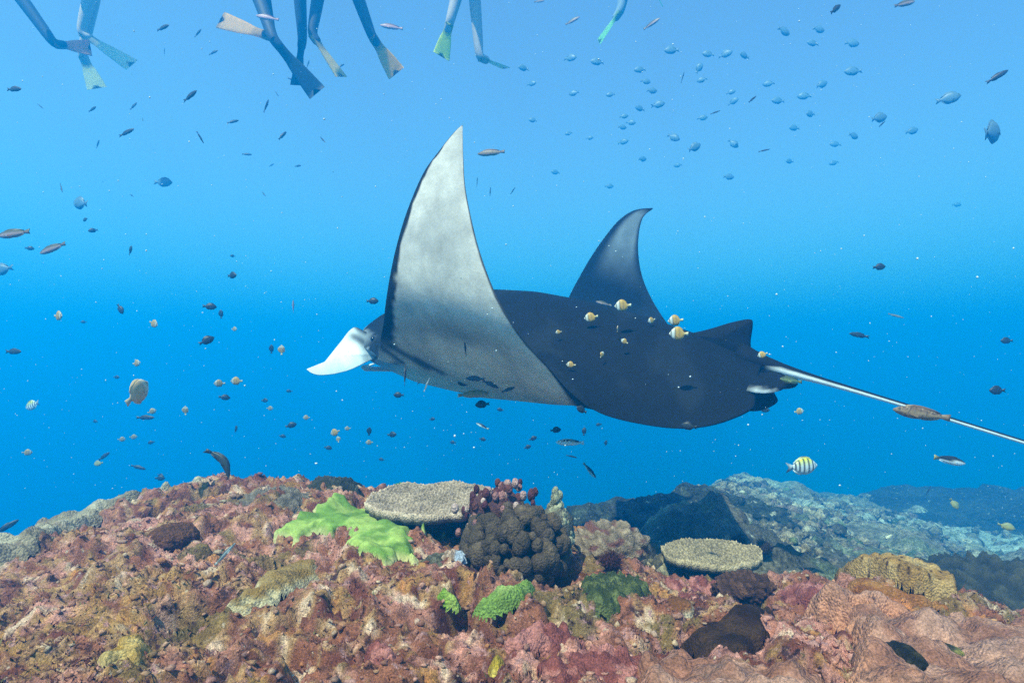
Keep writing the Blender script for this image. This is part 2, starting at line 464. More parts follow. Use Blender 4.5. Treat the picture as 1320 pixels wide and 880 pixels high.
sheet('green_coral', [(559, 768), (573, 763), (594, 775), (591, 782), (573, 777)],
      'tiny yellow-green coral scrap on the maroon turf', 'coral', noisy((.24, .34, .06), (.36, .42, .12), 20, 6), 0.018, 0.012, 0.0035, 0.006, [(70, 0.006, 65)])
sheet('brown_sponge', [(693, 758), (710, 743), (737, 739), (769, 746), (751, 755), (724, 762), (703, 763)],
      'smooth rust brown sponge sheet at the foot of the knobby coral', 'sponge', noisy((.20, .085, .03), (.27, .125, .05), 16, 8), 0.025, 0.03, 0.005, 0.008)
sheet('brown_sponge', [(836, 786), (867, 779), (903, 787), (895, 799), (867, 807), (842, 800)],
      'orange-brown sponge patch with a ragged pale border', 'sponge', noisy((.25, .11, .04), (.34, .17, .07), 16, 9), 0.022, 0.02, 0.005, 0.014, rim=((.5, .40, .28), 0.012))
sheet('brown_mat', [(885, 832), (901, 814), (928, 801), (955, 790), (991, 787), (1003, 798), (985, 819), (971, 848), (945, 858), (900, 850)],
      'large dark brown velvety mat beside the pink crust', 'sponge', noisy((.060, .030, .016), (.11, .06, .028), 14, 10), 0.026, 0.03, 0.005, 0.016, [(60, 0.004, 67)])
sheet('algae_turf', [(742, 762), (764, 749), (799, 749), (828, 757), (845, 771), (819, 779), (792, 792), (764, 789), (751, 774)],
      'dull olive green algae turf in front of the small dark bush', 'algae', noisy((.09, .105, .04), (.20, .21, .085), 22, 11), 0.024, 0.03, 0.004, 0.016, [(50, 0.014, 68), (110, 0.008, 69)])
sheet('tan_sponge', [(284, 782), (324, 764), (361, 740), (392, 726), (413, 743), (382, 762), (344, 779), (317, 796), (288, 796)],
      'smooth tan sponge sheet with small round pores', 'sponge', noisy((.34, .21, .075), (.44, .30, .14), 10, 12), 0.024, 0.03, 0.005, 0.014, rim=((.5, .40, .24), 0.012), holes=((335, 782, .006), (352, 770, .005), (318, 784, .005)))
sheet('tan_sponge', [(124, 860), (153, 838), (184, 824), (199, 838), (192, 864), (164, 875), (136, 879)],
      'golden yellow sponge lump with two dark pores', 'sponge', noisy((.45, .28, .08), (.56, .40, .18), 12, 13), 0.03, 0.03, 0.004, 0.012, rim=((.55, .42, .22), 0.008), holes=((155, 853, .007), (152, 869, .011)))
sheet('grey_ridge_coral', [(-40, 722), (0, 700), (40, 684), (100, 650), (150, 632), (200, 624), (260, 617), (295, 617), (250, 626), (215, 634), (180, 646), (140, 662), (112, 684), (75, 702), (30, 716), (-20, 740)],
      'pale grey-beige lobed coral capping the left reef crest', 'coral', noisy((.36, .29, .21), (.52, .44, .33), 7, 15), 0.03, 0.06, 0.007, 0.02, [(9, 0.035, 71), (24, 0.012, 72), (60, .004, 73)], mat=M_SMOOTH)
sheet('orange_sponge', [(1084, 756), (1110, 750), (1140, 756), (1170, 766), (1205, 774), (1226, 786), (1196, 784), (1160, 776), (1120, 770), (1092, 765)],
      'flat orange-brown sponge band below the spotted tan ridge', 'sponge', noisy((.33, .14, .045), (.44, .22, .08), 14, 16), 0.02, 0.02, 0.005, 0.01)
sheet('tan_ridge_coral', [(1076, 742), (1098, 729), (1119, 727), (1146, 739), (1173, 746), (1207, 750), (1232, 769), (1236, 785), (1206, 773), (1180, 767), (1159, 758), (1132, 749), (1105, 751), (1090, 752)],
      'tan ridge of coral dotted with small dark pits', 'coral', lambda X, Y, d: mixc(noisy((.40, .24, .09), (.54, .36, .17), 12, 17)(X, Y, d), (.10, .05, .02), sstep(0.22, 0.08, cells(X * 38, Y * 38, 73)[0])), 0.055, 0.016, 0.0035, 0.004, [(22, 0.014, 74)])
MAUVE = noisy((.38, .19, .13), (.54, .315, .235), 7, 18)
sheet('mauve_coral', [(1031, 800), (1071, 780), (1119, 783), (1160, 801), (1207, 818), (1255, 816), (1320, 830), (1400, 850), (1400, 960), (1180, 960), (1085, 930), (1105, 850), (1085, 820)],
      'smooth mauve massive coral rolling down to the right edge of the reef', 'coral', MAUVE, 0.045, 0.05, 0.006, 0.02, [(7, 0.05, 75), (26, 0.010, 76), (70, .004, 79)], mat=M_SMOOTH, rim=((.50, .21, .12), 0.05), holes=((1082, 792, .012), (1110, 806, .008), (1150, 812, .01)))
sheet('mauve_coral', [(820, 866), (870, 852), (905, 860), (960, 870), (1010, 868), (1060, 880), (1060, 940), (800, 940)],
      'lumpy greyish mauve coral swelling below the dark brown mat', 'coral', MAUVE, 0.03, 0.04, 0.005, 0.014, [(14, 0.03, 77), (34, 0.010, 78)], mat=M_SMOOTH)
for k, (pl, lb) in enumerate((
    ([(640, 838), (665, 815), (700, 812), (735, 820), (742, 832), (722, 845), (690, 850), (662, 846)], 'pale pink scaly crust plate beside the olive turf'),
    ([(690, 862), (730, 848), (790, 846), (830, 858), (845, 880), (800, 900), (720, 900)], 'broad rose pink crust patch near the yellow lump'),
    ([(470, 850), (500, 838), (520, 852), (505, 872), (478, 868)], 'small dusky pink crust plate on the maroon turf'),
    ([(1000, 770), (1040, 758), (1085, 768), (1110, 786), (1060, 790), (1020, 785)], 'salmon pink crust along the foot of the tan ridge'),
    ([(865, 755), (900, 748), (925, 758), (920, 772), (890, 776), (868, 768)], 'knobbly salmon pink crust above the orange-brown patch'))):
    sheet('pink_crust', pl, lb, 'coral crust', noisy((.30, .11, .09), (.52, .24, .20), 16, 20 + k), 0.016, 0.02, 0.004, 0.03, [(30, 0.016, 80 + k), (75, 0.008, 90 + k)])
sheet('yellow_sponge', [(628, 856), (640, 850), (652, 856), (648, 868), (632, 868)], 'little yellow sponge lump among pink crust', 'sponge', noisy((.48, .34, .06), (.60, .46, .14), 20, 30), 0.022, 0.015, 0.003, 0.005)

# ------------------------------------------------------------------ standing corals
def ico(sub=2):
    import bmesh
    bm = bmesh.new(); bmesh.ops.create_icosphere(bm, subdivisions=sub, radius=1.0)
    v = np.array([w.co[:] for w in bm.verts]); f = np.array([[w.index for w in q.verts] for q in bm.faces]); bm.free()
    return v, f
ICO1 = ico(1); ICO2 = ico(2); ICO3 = ico(3); ICO5 = ico(5)

def lobes(specs, base=ICO3, rough=0.05, seed=1, fr=3.0):
    """join rounded lobes: specs of (centre, radii, colour, tilt)"""
    V = []; Fc = []; C = []; off = 0
    for i, (c, r, col) in enumerate(specs):
        v, f = base
        k = 1 + rough * fbm(v[:, 0] * fr + i * 3.1, v[:, 1] * fr + v[:, 2] * fr * 0.8, 3, seed + i)
        V.append(v * k[:, None] * np.asarray(r) + np.asarray(c)); Fc.append(f + off); off += len(v)
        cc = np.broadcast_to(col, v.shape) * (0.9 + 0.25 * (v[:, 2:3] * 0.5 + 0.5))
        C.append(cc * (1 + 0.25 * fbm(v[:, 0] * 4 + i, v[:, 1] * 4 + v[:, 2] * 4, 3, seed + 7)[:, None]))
    return np.concatenate(V), np.concatenate(Fc), np.concatenate(C)

def table_coral(name, px0, px1, py0, py1, Yc, label, col, tilt=0.0):
    zc = -((py0 + py1) / 2 - CY) / F * Yc
    xc = ((px0 + px1) / 2 - CX) / F * Yc
    R = (px1 - px0) / 2 / F * Yc
    Yn = -zc * F / (py1 - CY); Yf = -zc * F / (py0 - CY)
    RY = (Yf - Yn) / 2; Yc = (Yf + Yn) / 2
    root = bpy.data.objects.new(name, None); COL.objects.link(root)
    root.location = (xc, Yc, zc - 0.12); root.empty_display_size = 0.05
    tag(root, label, 'coral')
    nr, na = 90, 300
    rr = np.linspace(0.0, 1, nr) ** 0.8; aa = np.linspace(0, 2 * math.pi, na, endpoint=False)
    A, RR = np.meshgrid(aa, rr); 
    edge = 1 + 0.06 * noise(np.cos(A) * 2.5, np.sin(A) * 2.5, 201) + 0.03 * noise(np.cos(A) * 9, np.sin(A) * 9, 202)
    x = np.cos(A) * RR * R * edge; y = np.sin(A) * RR * RY * edge
    z = 0.02 * RR ** 2 + 0.012 * fbm(x * 9, y * 9, 2, 203) + tilt * y
    f1, f2, r = cells(x * 82, y * 82, 204)
    z = z + (0.004 + 0.004 * r) * sstep(0.55, 0.05, f1) * (0.4 + 0.6 * RR)
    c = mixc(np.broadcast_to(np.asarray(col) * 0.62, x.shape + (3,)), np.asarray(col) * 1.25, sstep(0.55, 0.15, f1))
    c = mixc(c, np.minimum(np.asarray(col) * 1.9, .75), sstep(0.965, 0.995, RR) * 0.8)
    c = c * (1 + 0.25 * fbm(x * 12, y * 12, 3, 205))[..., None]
    top = np.stack([x, y, z + 0.12], -1)
    zb = 0.12 - 0.012 - 0.055 * (1 - RR) ** 1.2 + 0.012 * RR ** 2 * 0 + tilt * y
    bot = np.stack([x * 0.985, y * 0.985, np.minimum(zb, z + 0.115)], -1)
    v = np.concatenate([top.reshape(-1, 3), bot.reshape(-1, 3)])
    ft = grid_faces(nr, na, True); fb = ft[:, ::-1] + nr * na
    j = np.arange(na); j2 = (j + 1) % na; o1 = (nr - 1) * na
    fs = np.stack([o1 + j, o1 + j + nr * na, o1 + j2 + nr * na, o1 + j2], -1)
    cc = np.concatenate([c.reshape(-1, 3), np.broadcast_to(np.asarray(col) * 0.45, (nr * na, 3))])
    me = new_mesh('plate', v, np.concatenate([ft[:, ::-1], fb[:, ::-1], fs[:, ::-1]]), cc, [M_CORAL])
    link('plate', me, root)
    V, Fc = lathe_path([(0, 0.02, -0.16), (0.01, 0.01, -0.05), (0, 0, 0.03), (0, 0, 0.08)], [0.11, 0.075, 0.08, 0.14], 16)
    st = new_mesh('stalk', V, Fc, np.broadcast_to((.16, .11, .08), (len(V), 3)), [M_CORAL])
    link('stalk', st, root)
    return root
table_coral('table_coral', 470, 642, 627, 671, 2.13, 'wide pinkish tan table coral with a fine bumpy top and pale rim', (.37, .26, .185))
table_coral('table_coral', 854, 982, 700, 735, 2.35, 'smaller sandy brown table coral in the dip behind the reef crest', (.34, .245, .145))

# dark knobby coral
rr_ = random.Random(3)
kc = P(665, 700, 1.70); specs = []
for i in range(230):
    a = rr_.uniform(0, 2 * math.pi); e = rr_.uniform(-0.55, 1.0)
    s = math.sqrt(max(0, 1 - e * e))
    c = (kc.x + 0.140 * s * math.cos(a), kc.y + 0.12 * s * math.sin(a), kc.z - 0.015 + 0.105 * e)
    r = rr_.choice((rr_.uniform(0.010, 0.018), rr_.uniform(.018, .028)))
    sh = rr_.uniform(0.75, 1.3)
    specs.append((c, (r, r, r * rr_.uniform(1.0, 1.45)), (.085 * sh, .055 * sh, .032 * sh)))
specs.append(((kc.x, kc.y, kc.z - 0.02), (0.125, 0.10, 0.10), (.05, .033, .022)))
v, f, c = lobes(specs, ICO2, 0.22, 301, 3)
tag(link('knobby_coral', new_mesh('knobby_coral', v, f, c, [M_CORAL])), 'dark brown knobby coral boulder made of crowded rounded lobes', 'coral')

specs = []
cc_ = P(637, 652, 1.76)
for i in range(120):
    c = (cc_.x + rr_.gauss(0, 0.036) , cc_.y + rr_.gauss(0, 0.04), 0)
    t = rr_.random()
    c = (c[0] + (t - 0.5) * 0.10, c[1], cc_.z + 0.055 - abs(c[0] - cc_.x - 0.02) * 0.5 - 0.10 * (1 - t) * rr_.random() + rr_.gauss(0, 0.012))
    r = rr_.uniform(0.006, 0.013)
    col = rr_.choice([(.10, .03, .028), (.075, .02, .022), (.12, .04, .03), (.40, .22, .18), (.46, .30, .25), (.30, .13, .11)])
    specs.append((c, (r, r, r * 1.5), col))
specs.append(((cc_.x + .01, cc_.y, cc_.z - .01), (.085, .06, .06), (.10, .04, .035)))
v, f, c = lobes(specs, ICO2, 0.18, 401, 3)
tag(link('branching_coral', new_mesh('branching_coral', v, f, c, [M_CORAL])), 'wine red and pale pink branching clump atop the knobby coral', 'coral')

specs = []
cc_ = P(712, 672, 1.80)
for i in range(170):
    a = rr_.uniform(0, 2 * math.pi); t = rr_.random()
    c = (cc_.x + 0.062 * t * math.cos(a) + 0.01, cc_.y + 0.06 * t * math.sin(a), cc_.z + 0.085 - 0.15 * t + rr_.gauss(0, 0.008))
    r = rr_.uniform(0.006, 0.011); sh = rr_.uniform(.7, 1.3)
    specs.append((c, (r, r, r * 1.4), (.30 * sh, .27 * sh, .17 * sh)))
specs.append(((cc_.x + .01, cc_.y, cc_.z - .03), (.055, .05, .085), (.12, .10, .07)))
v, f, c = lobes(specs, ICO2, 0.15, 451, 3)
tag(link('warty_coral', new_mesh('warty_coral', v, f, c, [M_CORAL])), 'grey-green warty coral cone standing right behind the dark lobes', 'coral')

def dome_coral(name, px, py, Y, rx, ry, rz, colour, label, bumps=60, amp=0.006, dark=None, cat='coral', extra=None):
    v, f = ICO5
    c0 = P(px, py, Y)
    k = 1 + 0.10 * fbm(v[:, 0] * 1.6 + px, v[:, 1] * 1.6 + v[:, 2], 3, int(px))
    w = v * k[:, None] * np.array([rx, ry, rz])
    lat = np.arctan2(v[:, 1], v[:, 0]); 
    f1, f2, r = cells(w[:, 0] * bumps + w[:, 2] * bumps * 0.6, w[:, 1] * bumps - w[:, 2] * bumps * 0.8, int(py))
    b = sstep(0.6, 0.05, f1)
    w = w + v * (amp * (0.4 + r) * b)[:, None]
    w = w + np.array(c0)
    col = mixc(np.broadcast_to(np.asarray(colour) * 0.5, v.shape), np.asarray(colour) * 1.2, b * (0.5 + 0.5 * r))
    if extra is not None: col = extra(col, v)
    me = new_mesh(name, w, f, np.clip(col, 0, 1) ** 1.2, [M_CORAL])
    return tag(link(name, me), label, cat)
_h = reef_hit(223, 694)
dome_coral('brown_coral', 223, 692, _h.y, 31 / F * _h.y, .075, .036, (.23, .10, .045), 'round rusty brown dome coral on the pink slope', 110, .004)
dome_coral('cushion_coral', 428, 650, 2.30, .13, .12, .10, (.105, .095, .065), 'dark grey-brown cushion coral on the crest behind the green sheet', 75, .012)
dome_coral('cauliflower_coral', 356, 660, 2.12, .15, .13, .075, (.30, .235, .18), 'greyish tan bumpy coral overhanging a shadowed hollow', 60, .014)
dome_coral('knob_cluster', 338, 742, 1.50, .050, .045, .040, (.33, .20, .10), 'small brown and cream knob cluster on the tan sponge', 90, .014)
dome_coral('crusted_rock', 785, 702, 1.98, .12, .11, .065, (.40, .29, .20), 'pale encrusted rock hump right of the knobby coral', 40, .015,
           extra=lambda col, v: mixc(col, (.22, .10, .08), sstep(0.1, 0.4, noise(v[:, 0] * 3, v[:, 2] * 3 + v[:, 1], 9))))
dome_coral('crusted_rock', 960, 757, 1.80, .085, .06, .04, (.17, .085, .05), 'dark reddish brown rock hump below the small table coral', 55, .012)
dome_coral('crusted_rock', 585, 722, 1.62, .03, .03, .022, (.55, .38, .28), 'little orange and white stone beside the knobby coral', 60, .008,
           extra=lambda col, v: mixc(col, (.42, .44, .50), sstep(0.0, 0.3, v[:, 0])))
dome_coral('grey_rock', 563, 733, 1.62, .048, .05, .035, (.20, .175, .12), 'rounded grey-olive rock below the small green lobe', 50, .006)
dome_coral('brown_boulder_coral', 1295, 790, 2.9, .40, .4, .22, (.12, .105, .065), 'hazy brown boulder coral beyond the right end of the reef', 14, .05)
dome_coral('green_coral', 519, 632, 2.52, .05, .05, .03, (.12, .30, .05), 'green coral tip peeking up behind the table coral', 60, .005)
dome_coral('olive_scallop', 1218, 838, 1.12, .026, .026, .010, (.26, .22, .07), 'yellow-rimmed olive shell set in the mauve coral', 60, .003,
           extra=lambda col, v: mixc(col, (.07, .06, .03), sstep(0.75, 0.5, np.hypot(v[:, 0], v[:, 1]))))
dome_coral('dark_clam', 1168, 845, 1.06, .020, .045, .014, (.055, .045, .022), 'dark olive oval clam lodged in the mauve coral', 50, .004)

# urchin-like dark bush
def bush(name, px, py, Y, R, n, col, label, cat, seed=0, thick=0.0016):
    r_ = random.Random(seed); c0 = P(px, py, Y)
    V = []; Fc = []; C = []
    for i in range(n):
        z = r_.uniform(-0.25, 1); a = r_.uniform(0, 6.283); s = math.sqrt(1 - z * z)
        d = Vector((s * math.cos(a), s * math.sin(a), z)); L = R * r_.uniform(0.7, 1.1)
        side = d.cross(Vector((r_.random(), r_.random(), r_.random()))).normalized() * thick; up2 = d.cross(side).normalized() * thick
        p0 = c0 + d * R * 0.2; p1 = c0 + d * L + Vector((r_.gauss(0, .1), r_.gauss(0, .1), r_.gauss(0, .1))) * R
        b = len(V)
        V += [p0 + side, p0 - side * .5 + up2, p0 - side * .5 - up2, p1]
        Fc += [(b, b + 1, b + 3), (b + 1, b + 2, b + 3), (b + 2, b, b + 3)]
        sh = r_.uniform(.6, 1.5); C += [np.array(col) * sh] * 4
    v, f = ICO2
    b = len(V); V += [c0 + Vector(q) * R * 0.62 for q in v]; Fc += [tuple(int(k) + b for k in q) for q in f]; C += [np.array(col) * .7] * len(v)
    return tag(link(name, new_mesh(name, V, Fc, C, [M_CORAL], smooth=False)), label, cat)
bush('feather_star', 787, 724, 1.74, .042, 420, (.075, .022, .016), 'dark maroon bristly bush beside the encrusted rock hump', 'feather star', 2)
bush('feather_star', 952, 698, 2.75, .05, 260, (.05, .032, .03), 'small blackish bush on the rim of the sandy slope', 'feather star', 4)
bush('feather_star', 985, 706, 2.7, .05, 260, (.06, .04, .035), 'dark brown bush right of the small table coral', 'feather star', 6)

# far dark boulder behind the reef: several fused lumps
bv, bf = ICO5
def boulder(name, lumps, label, colour, scale=1.0):
    V = []; Fc = []; C = []; off = 0
    for (px, py, Y, rx, ry, rz) in lumps:
        c0 = np.array(P(px, py, Y))
        k = 1 + 0.20 * fbm(bv[:, 0] * 1.7 + px, bv[:, 1] * 1.7 + bv[:, 2] * 1.3, 4, 505) + 0.09 * fbm(bv[:, 0] * 7 + px, bv[:, 1] * 7 + bv[:, 2] * 6, 3, 507)
        w = bv * k[:, None] * np.array([rx, ry, rz]) + c0
        V.append(w); Fc.append(bf + off); off += len(bv)
        C.append(np.asarray(colour) * (0.75 + 0.5 * sstep(-.3, .4, fbm(bv[:, 0] * 3 + px, bv[:, 1] * 3 + bv[:, 2] * 3, 4, 509)))[:, None])
    return tag(link(name, new_mesh(name, np.concatenate(V), np.concatenate(Fc), np.concatenate(C), [M_BED])), label, 'boulder')
boulder('reef_boulder', [(905, 676, 5.4, .46, .55, .34), (965, 682, 5.5, .38, .5, .26), (820, 690, 5.2, .55, .5, .29), (762, 694, 5.0, .32, .4, .25), (860, 684, 5.0, .5, .4, .28)],
        'large dark reef boulder rising behind the sandy slope', (.055, .06, .042))
boulder('reef_boulder', [(1230, 690, 11.0, 2.0, 2.2, .75), (1330, 700, 10.5, 1.8, 2.0, .8)],
        'hazy dark reef mass far off on the seabed', (.06, .06, .045))

# ------------------------------------------------------------------ crust nodules and turf (uncountable)
def reef_height_at(xs, ys):
    return reef_low(xs, ys) + reef_fine(xs, ys)
NN = 7000
xs = rng.uniform(-1, 1, NN); ys = 0.85 + 1.6 * rng.random(NN) ** 1.5
xs = xs * (0.95 * ys + 0.1)
dens = fbm(xs * 5, ys * 5, 3, 601)
kp = dens + rng.normal(0, .35, NN) > -0.15
xs, ys = xs[kp], ys[kp]; NN = len(xs)
zs = reef_height_at(xs, ys)
v1, f1_ = ICO1
sz = (0.0022 + 0.0058 * rng.random(NN) ** 2.4) * (0.75 + 0.25 * ys)
k = 1 + 0.34 * rng.normal(0, 1, (NN, len(v1), 1)).clip(-1.2, 1.2)
sq = np.stack([rng.uniform(.8, 1.6, NN), rng.uniform(.8, 1.6, NN), rng.uniform(.5, 1.1, NN)], -1)
V = v1[None] * k * (sq * sz[:, None])[:, None, :] + np.stack([xs, ys, zs + sz * 0.15], -1)[:, None, :]
Fc = f1_[None] + (np.arange(NN) * len(v1))[:, None, None]
base = reef_colour(xs, ys)
names = ['pink', 'cream', 'pinkb', 'tan', 'maroon', 'rust', 'orange', 'mauve']
wts = np.array([.2, .1, .22, .1, .16, .12, .05, .05])
pick = np.stack([PAL[n_] for n_ in names])[rng.choice(8, NN, p=wts)]
cn = (0.6 * base + 0.4 * pick) * rng.uniform(.7, 1.25, (NN, 1))
me = new_mesh('crust_nodules', V.reshape(-1, 3), Fc.reshape(-1, 3), np.repeat(cn, len(v1), 0), [M_CRUST])
tag(link('crust_nodules', me), 'countless small knobs of pink and cream crust over the reef rock', 'coral crust', kind='stuff')

NT = 60000
xs = rng.uniform(-1, 1, NT); ys = 0.85 + 1.6 * rng.random(NT) ** 1.5
xs = xs * (0.95 * ys + 0.1)
dens = fbm(xs * 3.5 + 4, ys * 3.5, 3, 651)
kp = dens + rng.normal(0, .2, NT) > 0.12
xs, ys = xs[kp], ys[kp]; NT = len(xs)
zs = reef_height_at(xs, ys)
L_ = rng.uniform(.003, .009, NT); ang = rng.uniform(0, 6.283, NT); wd = rng.uniform(.0012, .003, NT)
lean = rng.normal(0, .9, (NT, 2))
p0 = np.stack([xs - np.cos(ang) * wd, ys - np.sin(ang) * wd, zs - .002], -1)
p1 = np.stack([xs + np.cos(ang) * wd, ys + np.sin(ang) * wd, zs - .002], -1)
p2 = np.stack([xs + lean[:, 0] * L_, ys + lean[:, 1] * L_, zs + L_], -1)
V = np.stack([p0, p1, p2], 1).reshape(-1, 3)
ct = np.stack([np.array(PAL[n_]) for n_ in ('maroon', 'rust', 'olive', 'pinkb')])[rng.choice(4, NT, p=[.5, .25, .12, .13])] * rng.uniform(.6, 1.4, (NT, 1))
me = new_mesh('algae_turf_tufts', V, np.arange(NT * 3).reshape(-1, 3), np.repeat(ct, 3, 0), [M_CRUST], smooth=False)
tag(link('turf_tufts', me), 'fuzzy maroon and olive algae turf growing over the reef rock', 'algae', kind='stuff')

# ------------------------------------------------------------------ manta ray
TH = math.radians(35)
KS = 1.3
hv = np.array([-math.cos(TH), math.sin(TH), 0]); lv = np.array([-math.sin(TH), -math.cos(TH), 0]); uv = np.array([0, 0, 1.0])
MO = np.array([.01, 2.54, .03])
def body(s, l, z):
    s = np.asarray(s, float)[..., None]; l = np.asarray(l, float)[..., None]; z = np.asarray(z, float)[..., None]
    return (MO + s * hv + l * lv + z * uv) * KS
def solve_px(px, py, l):
    d = np.array([(px - CX) / F, 1, (CY - py) / F])
    t, s, z = np.linalg.solve(np.stack([d, -hv, -uv], 1), MO + l * lv)
    return s, z

ST = np.array([  # LE s,l,z   TE s,l,z   upper, lower thickness
    (.74, .00, .05, -1.00, .00, -.05, 1.00, 1.00),
    (.74, .11, .05, -1.00, .06, -.08, .99, 1.00),
    (.725, .21, .045, -1.005, .13, -.15, .93, .95),
    (.67, .285, .03, -1.005, .185, -.19, .80, .85),
    (.54, .345, .01, -.93, .28, -.23, .66, .44),
    (.40, .42, -.015, -.85, .37, -.24, .54, .27),
    (.25, .54, -.04, -.755, .465, -.222, .43, .15),
    (.13, .645, -.02, -.68, .55, -.19, .35, .11),
    (.03, .73, .02, -.635, .63, -.135, .28, .11),
    (-.05, .79, .07, -.61, .715, -.06, .23, .12),
    (-.115, .84, .13, -.575, .785, .015, .185, .14),
    (-.165, .87, .20, -.535, .84, .115, .15, .175),
    (-.205, .882, .285, -.495, .86, .225, .12, .14),
    (-.245, .88, .38, -.458, .855, .325, .095, .11),
    (-.28, .853, .485, -.422, .84, .43, .07, .08),
    (-.315, .825, .55, -.395, .815, .52, .045, .05),
    (-.347, .80, .602, -.376, .795, .592, .022, .024),
    (-.37, .79, .622, -.372, .79, .62, .006, .006)])
def crom(tab, u):
    n = len(tab); x = u * (n - 1); i = np.clip(np.floor(x).astype(int), 0, n - 2); t = (x - i)[:, None]
    p1 = tab[i]; p2 = tab[i + 1]; p0 = tab[np.maximum(i - 1, 0)]; p3 = tab[np.minimum(i + 2, n - 1)]
    return 0.5 * ((2 * p1) + (-p0 + p2) * t + (2 * p0 - 5 * p1 + 4 * p2 - p3) * t * t + (-p0 + 3 * p1 - 3 * p2 + p3) * t ** 3)
NS, NC = 90, 80
us = np.linspace(0, 1, NS)
S_ = crom(ST, us)
LE = S_[:, :3]; TE = S_[:, 3:6]
tt = 0.5 - 0.5 * np.cos(np.linspace(0, math.pi, NC)); tt = 0.75 * tt + 0.25 * np.linspace(0, 1, NC)
UPX = [0, .012, .03, .08, .14, .25, .37, .48, .59, .70, .78, .885, .96, 1]
UPZ = [.0, .05, .085, .145, .19, .235, .25, .24, .21, .17, .135, .080, .03, .0]
LOX = [0, .02, .06, .2, .4, .6, .8, .93, 1]
LOZ = [.0, .045, .085, .145, .165, .135, .075, .03, .0]
def sm(t, xp, fp):
    return (np.interp(t - .015, xp, fp) + 2 * np.interp(t, xp, fp) + np.interp(t + .015, xp, fp)) / 4
up_p = sm(tt, UPX, UPZ); lo_p = sm(tt, LOX, LOZ)
up_p[0] = up_p[-1] = lo_p[0] = lo_p[-1] = 0
wing_p = 0.25 * 2.6 * np.sqrt(tt) * (1 - tt) ** 0.9 * 0.62
STR = ST.copy()     # the far wing is further into its upstroke
STR[8:, :6] = [(.15, .735, .05, -.60, .64, -.10), (.20, .785, .12, -.52, .715, -.01), (.22, .81, .20, -.43, .77, .08), (.20, .82, .30, -.35, .80, .17),
               (.14, .82, .40, -.28, .81, .28), (.065, .81, .50, -.235, .81, .39), (-.02, .805, .60, -.22, .80, .50), (-.11, .80, .685, -.225, .795, .60),
               (-.20, .795, .725, -.25, .79, .68), (-.30, .79, .722, -.302, .79, .716)]
def skins(tab):
    global C
    S_ = crom(tab, us)
    LE = S_[:, :3]; TE = S_[:, 3:6]
    C = LE[:, None, :] + (TE - LE)[:, None, :] * tt[None, :, None]
    C = C + np.array([0, 0, .052]) * (np.sin(np.pi * tt)[None] ** .8 * np.exp(-((us[:, None] - .42) / .13) ** 2))[..., None]
    span = np.gradient(C, axis=0); span[0] = (0, 1, 0) * np.linalg.norm(span[0], axis=-1, keepdims=True)
    chord = (TE - LE)[:, None, :] + 0 * C
    Nn = np.cross(chord, span)
    Nn = Nn / (np.linalg.norm(Nn, axis=-1, keepdims=True) + 1e-9)
    if Nn[0, 0, 2] < 0: Nn = -Nn
    Nn[-1] = Nn[-2]
    bl = sstep(0.25, 0.5, us)[:, None]
    thu = S_[:, 6:7] * (up_p[None] * (1 - bl) + wing_p[None] * bl)
    thl = S_[:, 7:8] * (lo_p[None] * (1 - bl) + wing_p[None] * 0.7 * bl)
    return C + Nn * thu[..., None], C - Nn * thl[..., None]
skins(ST)
# colours
uu = us[:, None] + 0 * tt[None]; T = 0 * us[:, None] + tt[None]
n_edge = fbm(uu * 45, T * 8, 3, 701)
BLK = np.array((.0085, .0095, .012)); GRY = np.array((.78, .66, .48)); WHT = np.array((.52, .46, .39))
cu = np.broadcast_to(BLK, uu.shape + (3,)).copy()
tipm = sstep(.70, .88, uu) * sstep(.985, .93, uu) * sstep(.10, .38, T) * sstep(1.0, .82, T)
cu = mixc(cu, (.30, .35, .37), tipm * 0.7)
cu = mixc(cu, (.022, .026, .03), sstep(.1, .5, fbm(C[..., 0] * 5, C[..., 1] * 5 + C[..., 2] * 3, 3, 703)) * 0.35)
face = .6 * sstep(.045, .02, T + .012 * n_edge) * sstep(.10, .16, uu) * sstep(.26, .19, uu)
cu = mixc(cu, (.50, .55, .57), face * .8)
cl = mixc(np.broadcast_to(GRY, uu.shape + (3,)), WHT, sstep(.45, .75, uu))
cl = mixc(cl, (.15, .155, .14), sstep(.0, .6, fbm(C[..., 0] * 3 + 3 + C[..., 1], C[..., 2] * 3, 4, 705)) * .35)
cl = cl * (1 + .10 * fbm(C[..., 0] * 22, C[..., 2] * 22 + C[..., 1] * 9, 3, 706))[..., None]
crease_shade = np.exp(-((uu - .555) / .045) ** 2 - ((T - .50) / .28) ** 2)  # shadow of the wing-base crease, painted into the underside colour
cl = mixc(cl, (.11, .12, .11), crease_shade * .7)
marg = sstep(.11, .065, T + .035 * n_edge) * sstep(.38, .5, uu)
cl = mixc(cl, BLK * 1.5, marg)
cl = mixc(cl, BLK * 2, sstep(.972, .990, T + .004 * n_edge) * .9)
cl = mixc(cl, BLK * 2, sstep(.985, .995, uu))
cl = mixc(cl, (.36, .38, .38), sstep(.34, .24, uu) * sstep(.20, .10, T))
band = np.exp(-((T - .035 - 0.35 * np.maximum(uu - .19, 0)) / .022) ** 2) * sstep(.12, .17, uu) * sstep(.42, .34, uu)
cl = mixc(cl, (.02, .022, .026), band * .92)
_Up, _Lo = skins(ST)
_p = body(_Lo[..., 0], _Lo[..., 1], _Lo[..., 2]); _x = CX + F * _p[..., 0] / _p[..., 1]; _y = CY - F * _p[..., 2] / _p[..., 1]
cl = mixc(cl, BLK, sstep(-1, 3, _x - (640 + (_y - 375) * .664)) * sstep(440, 470, _y) * (uu < .56))   # dark rear margin of the belly
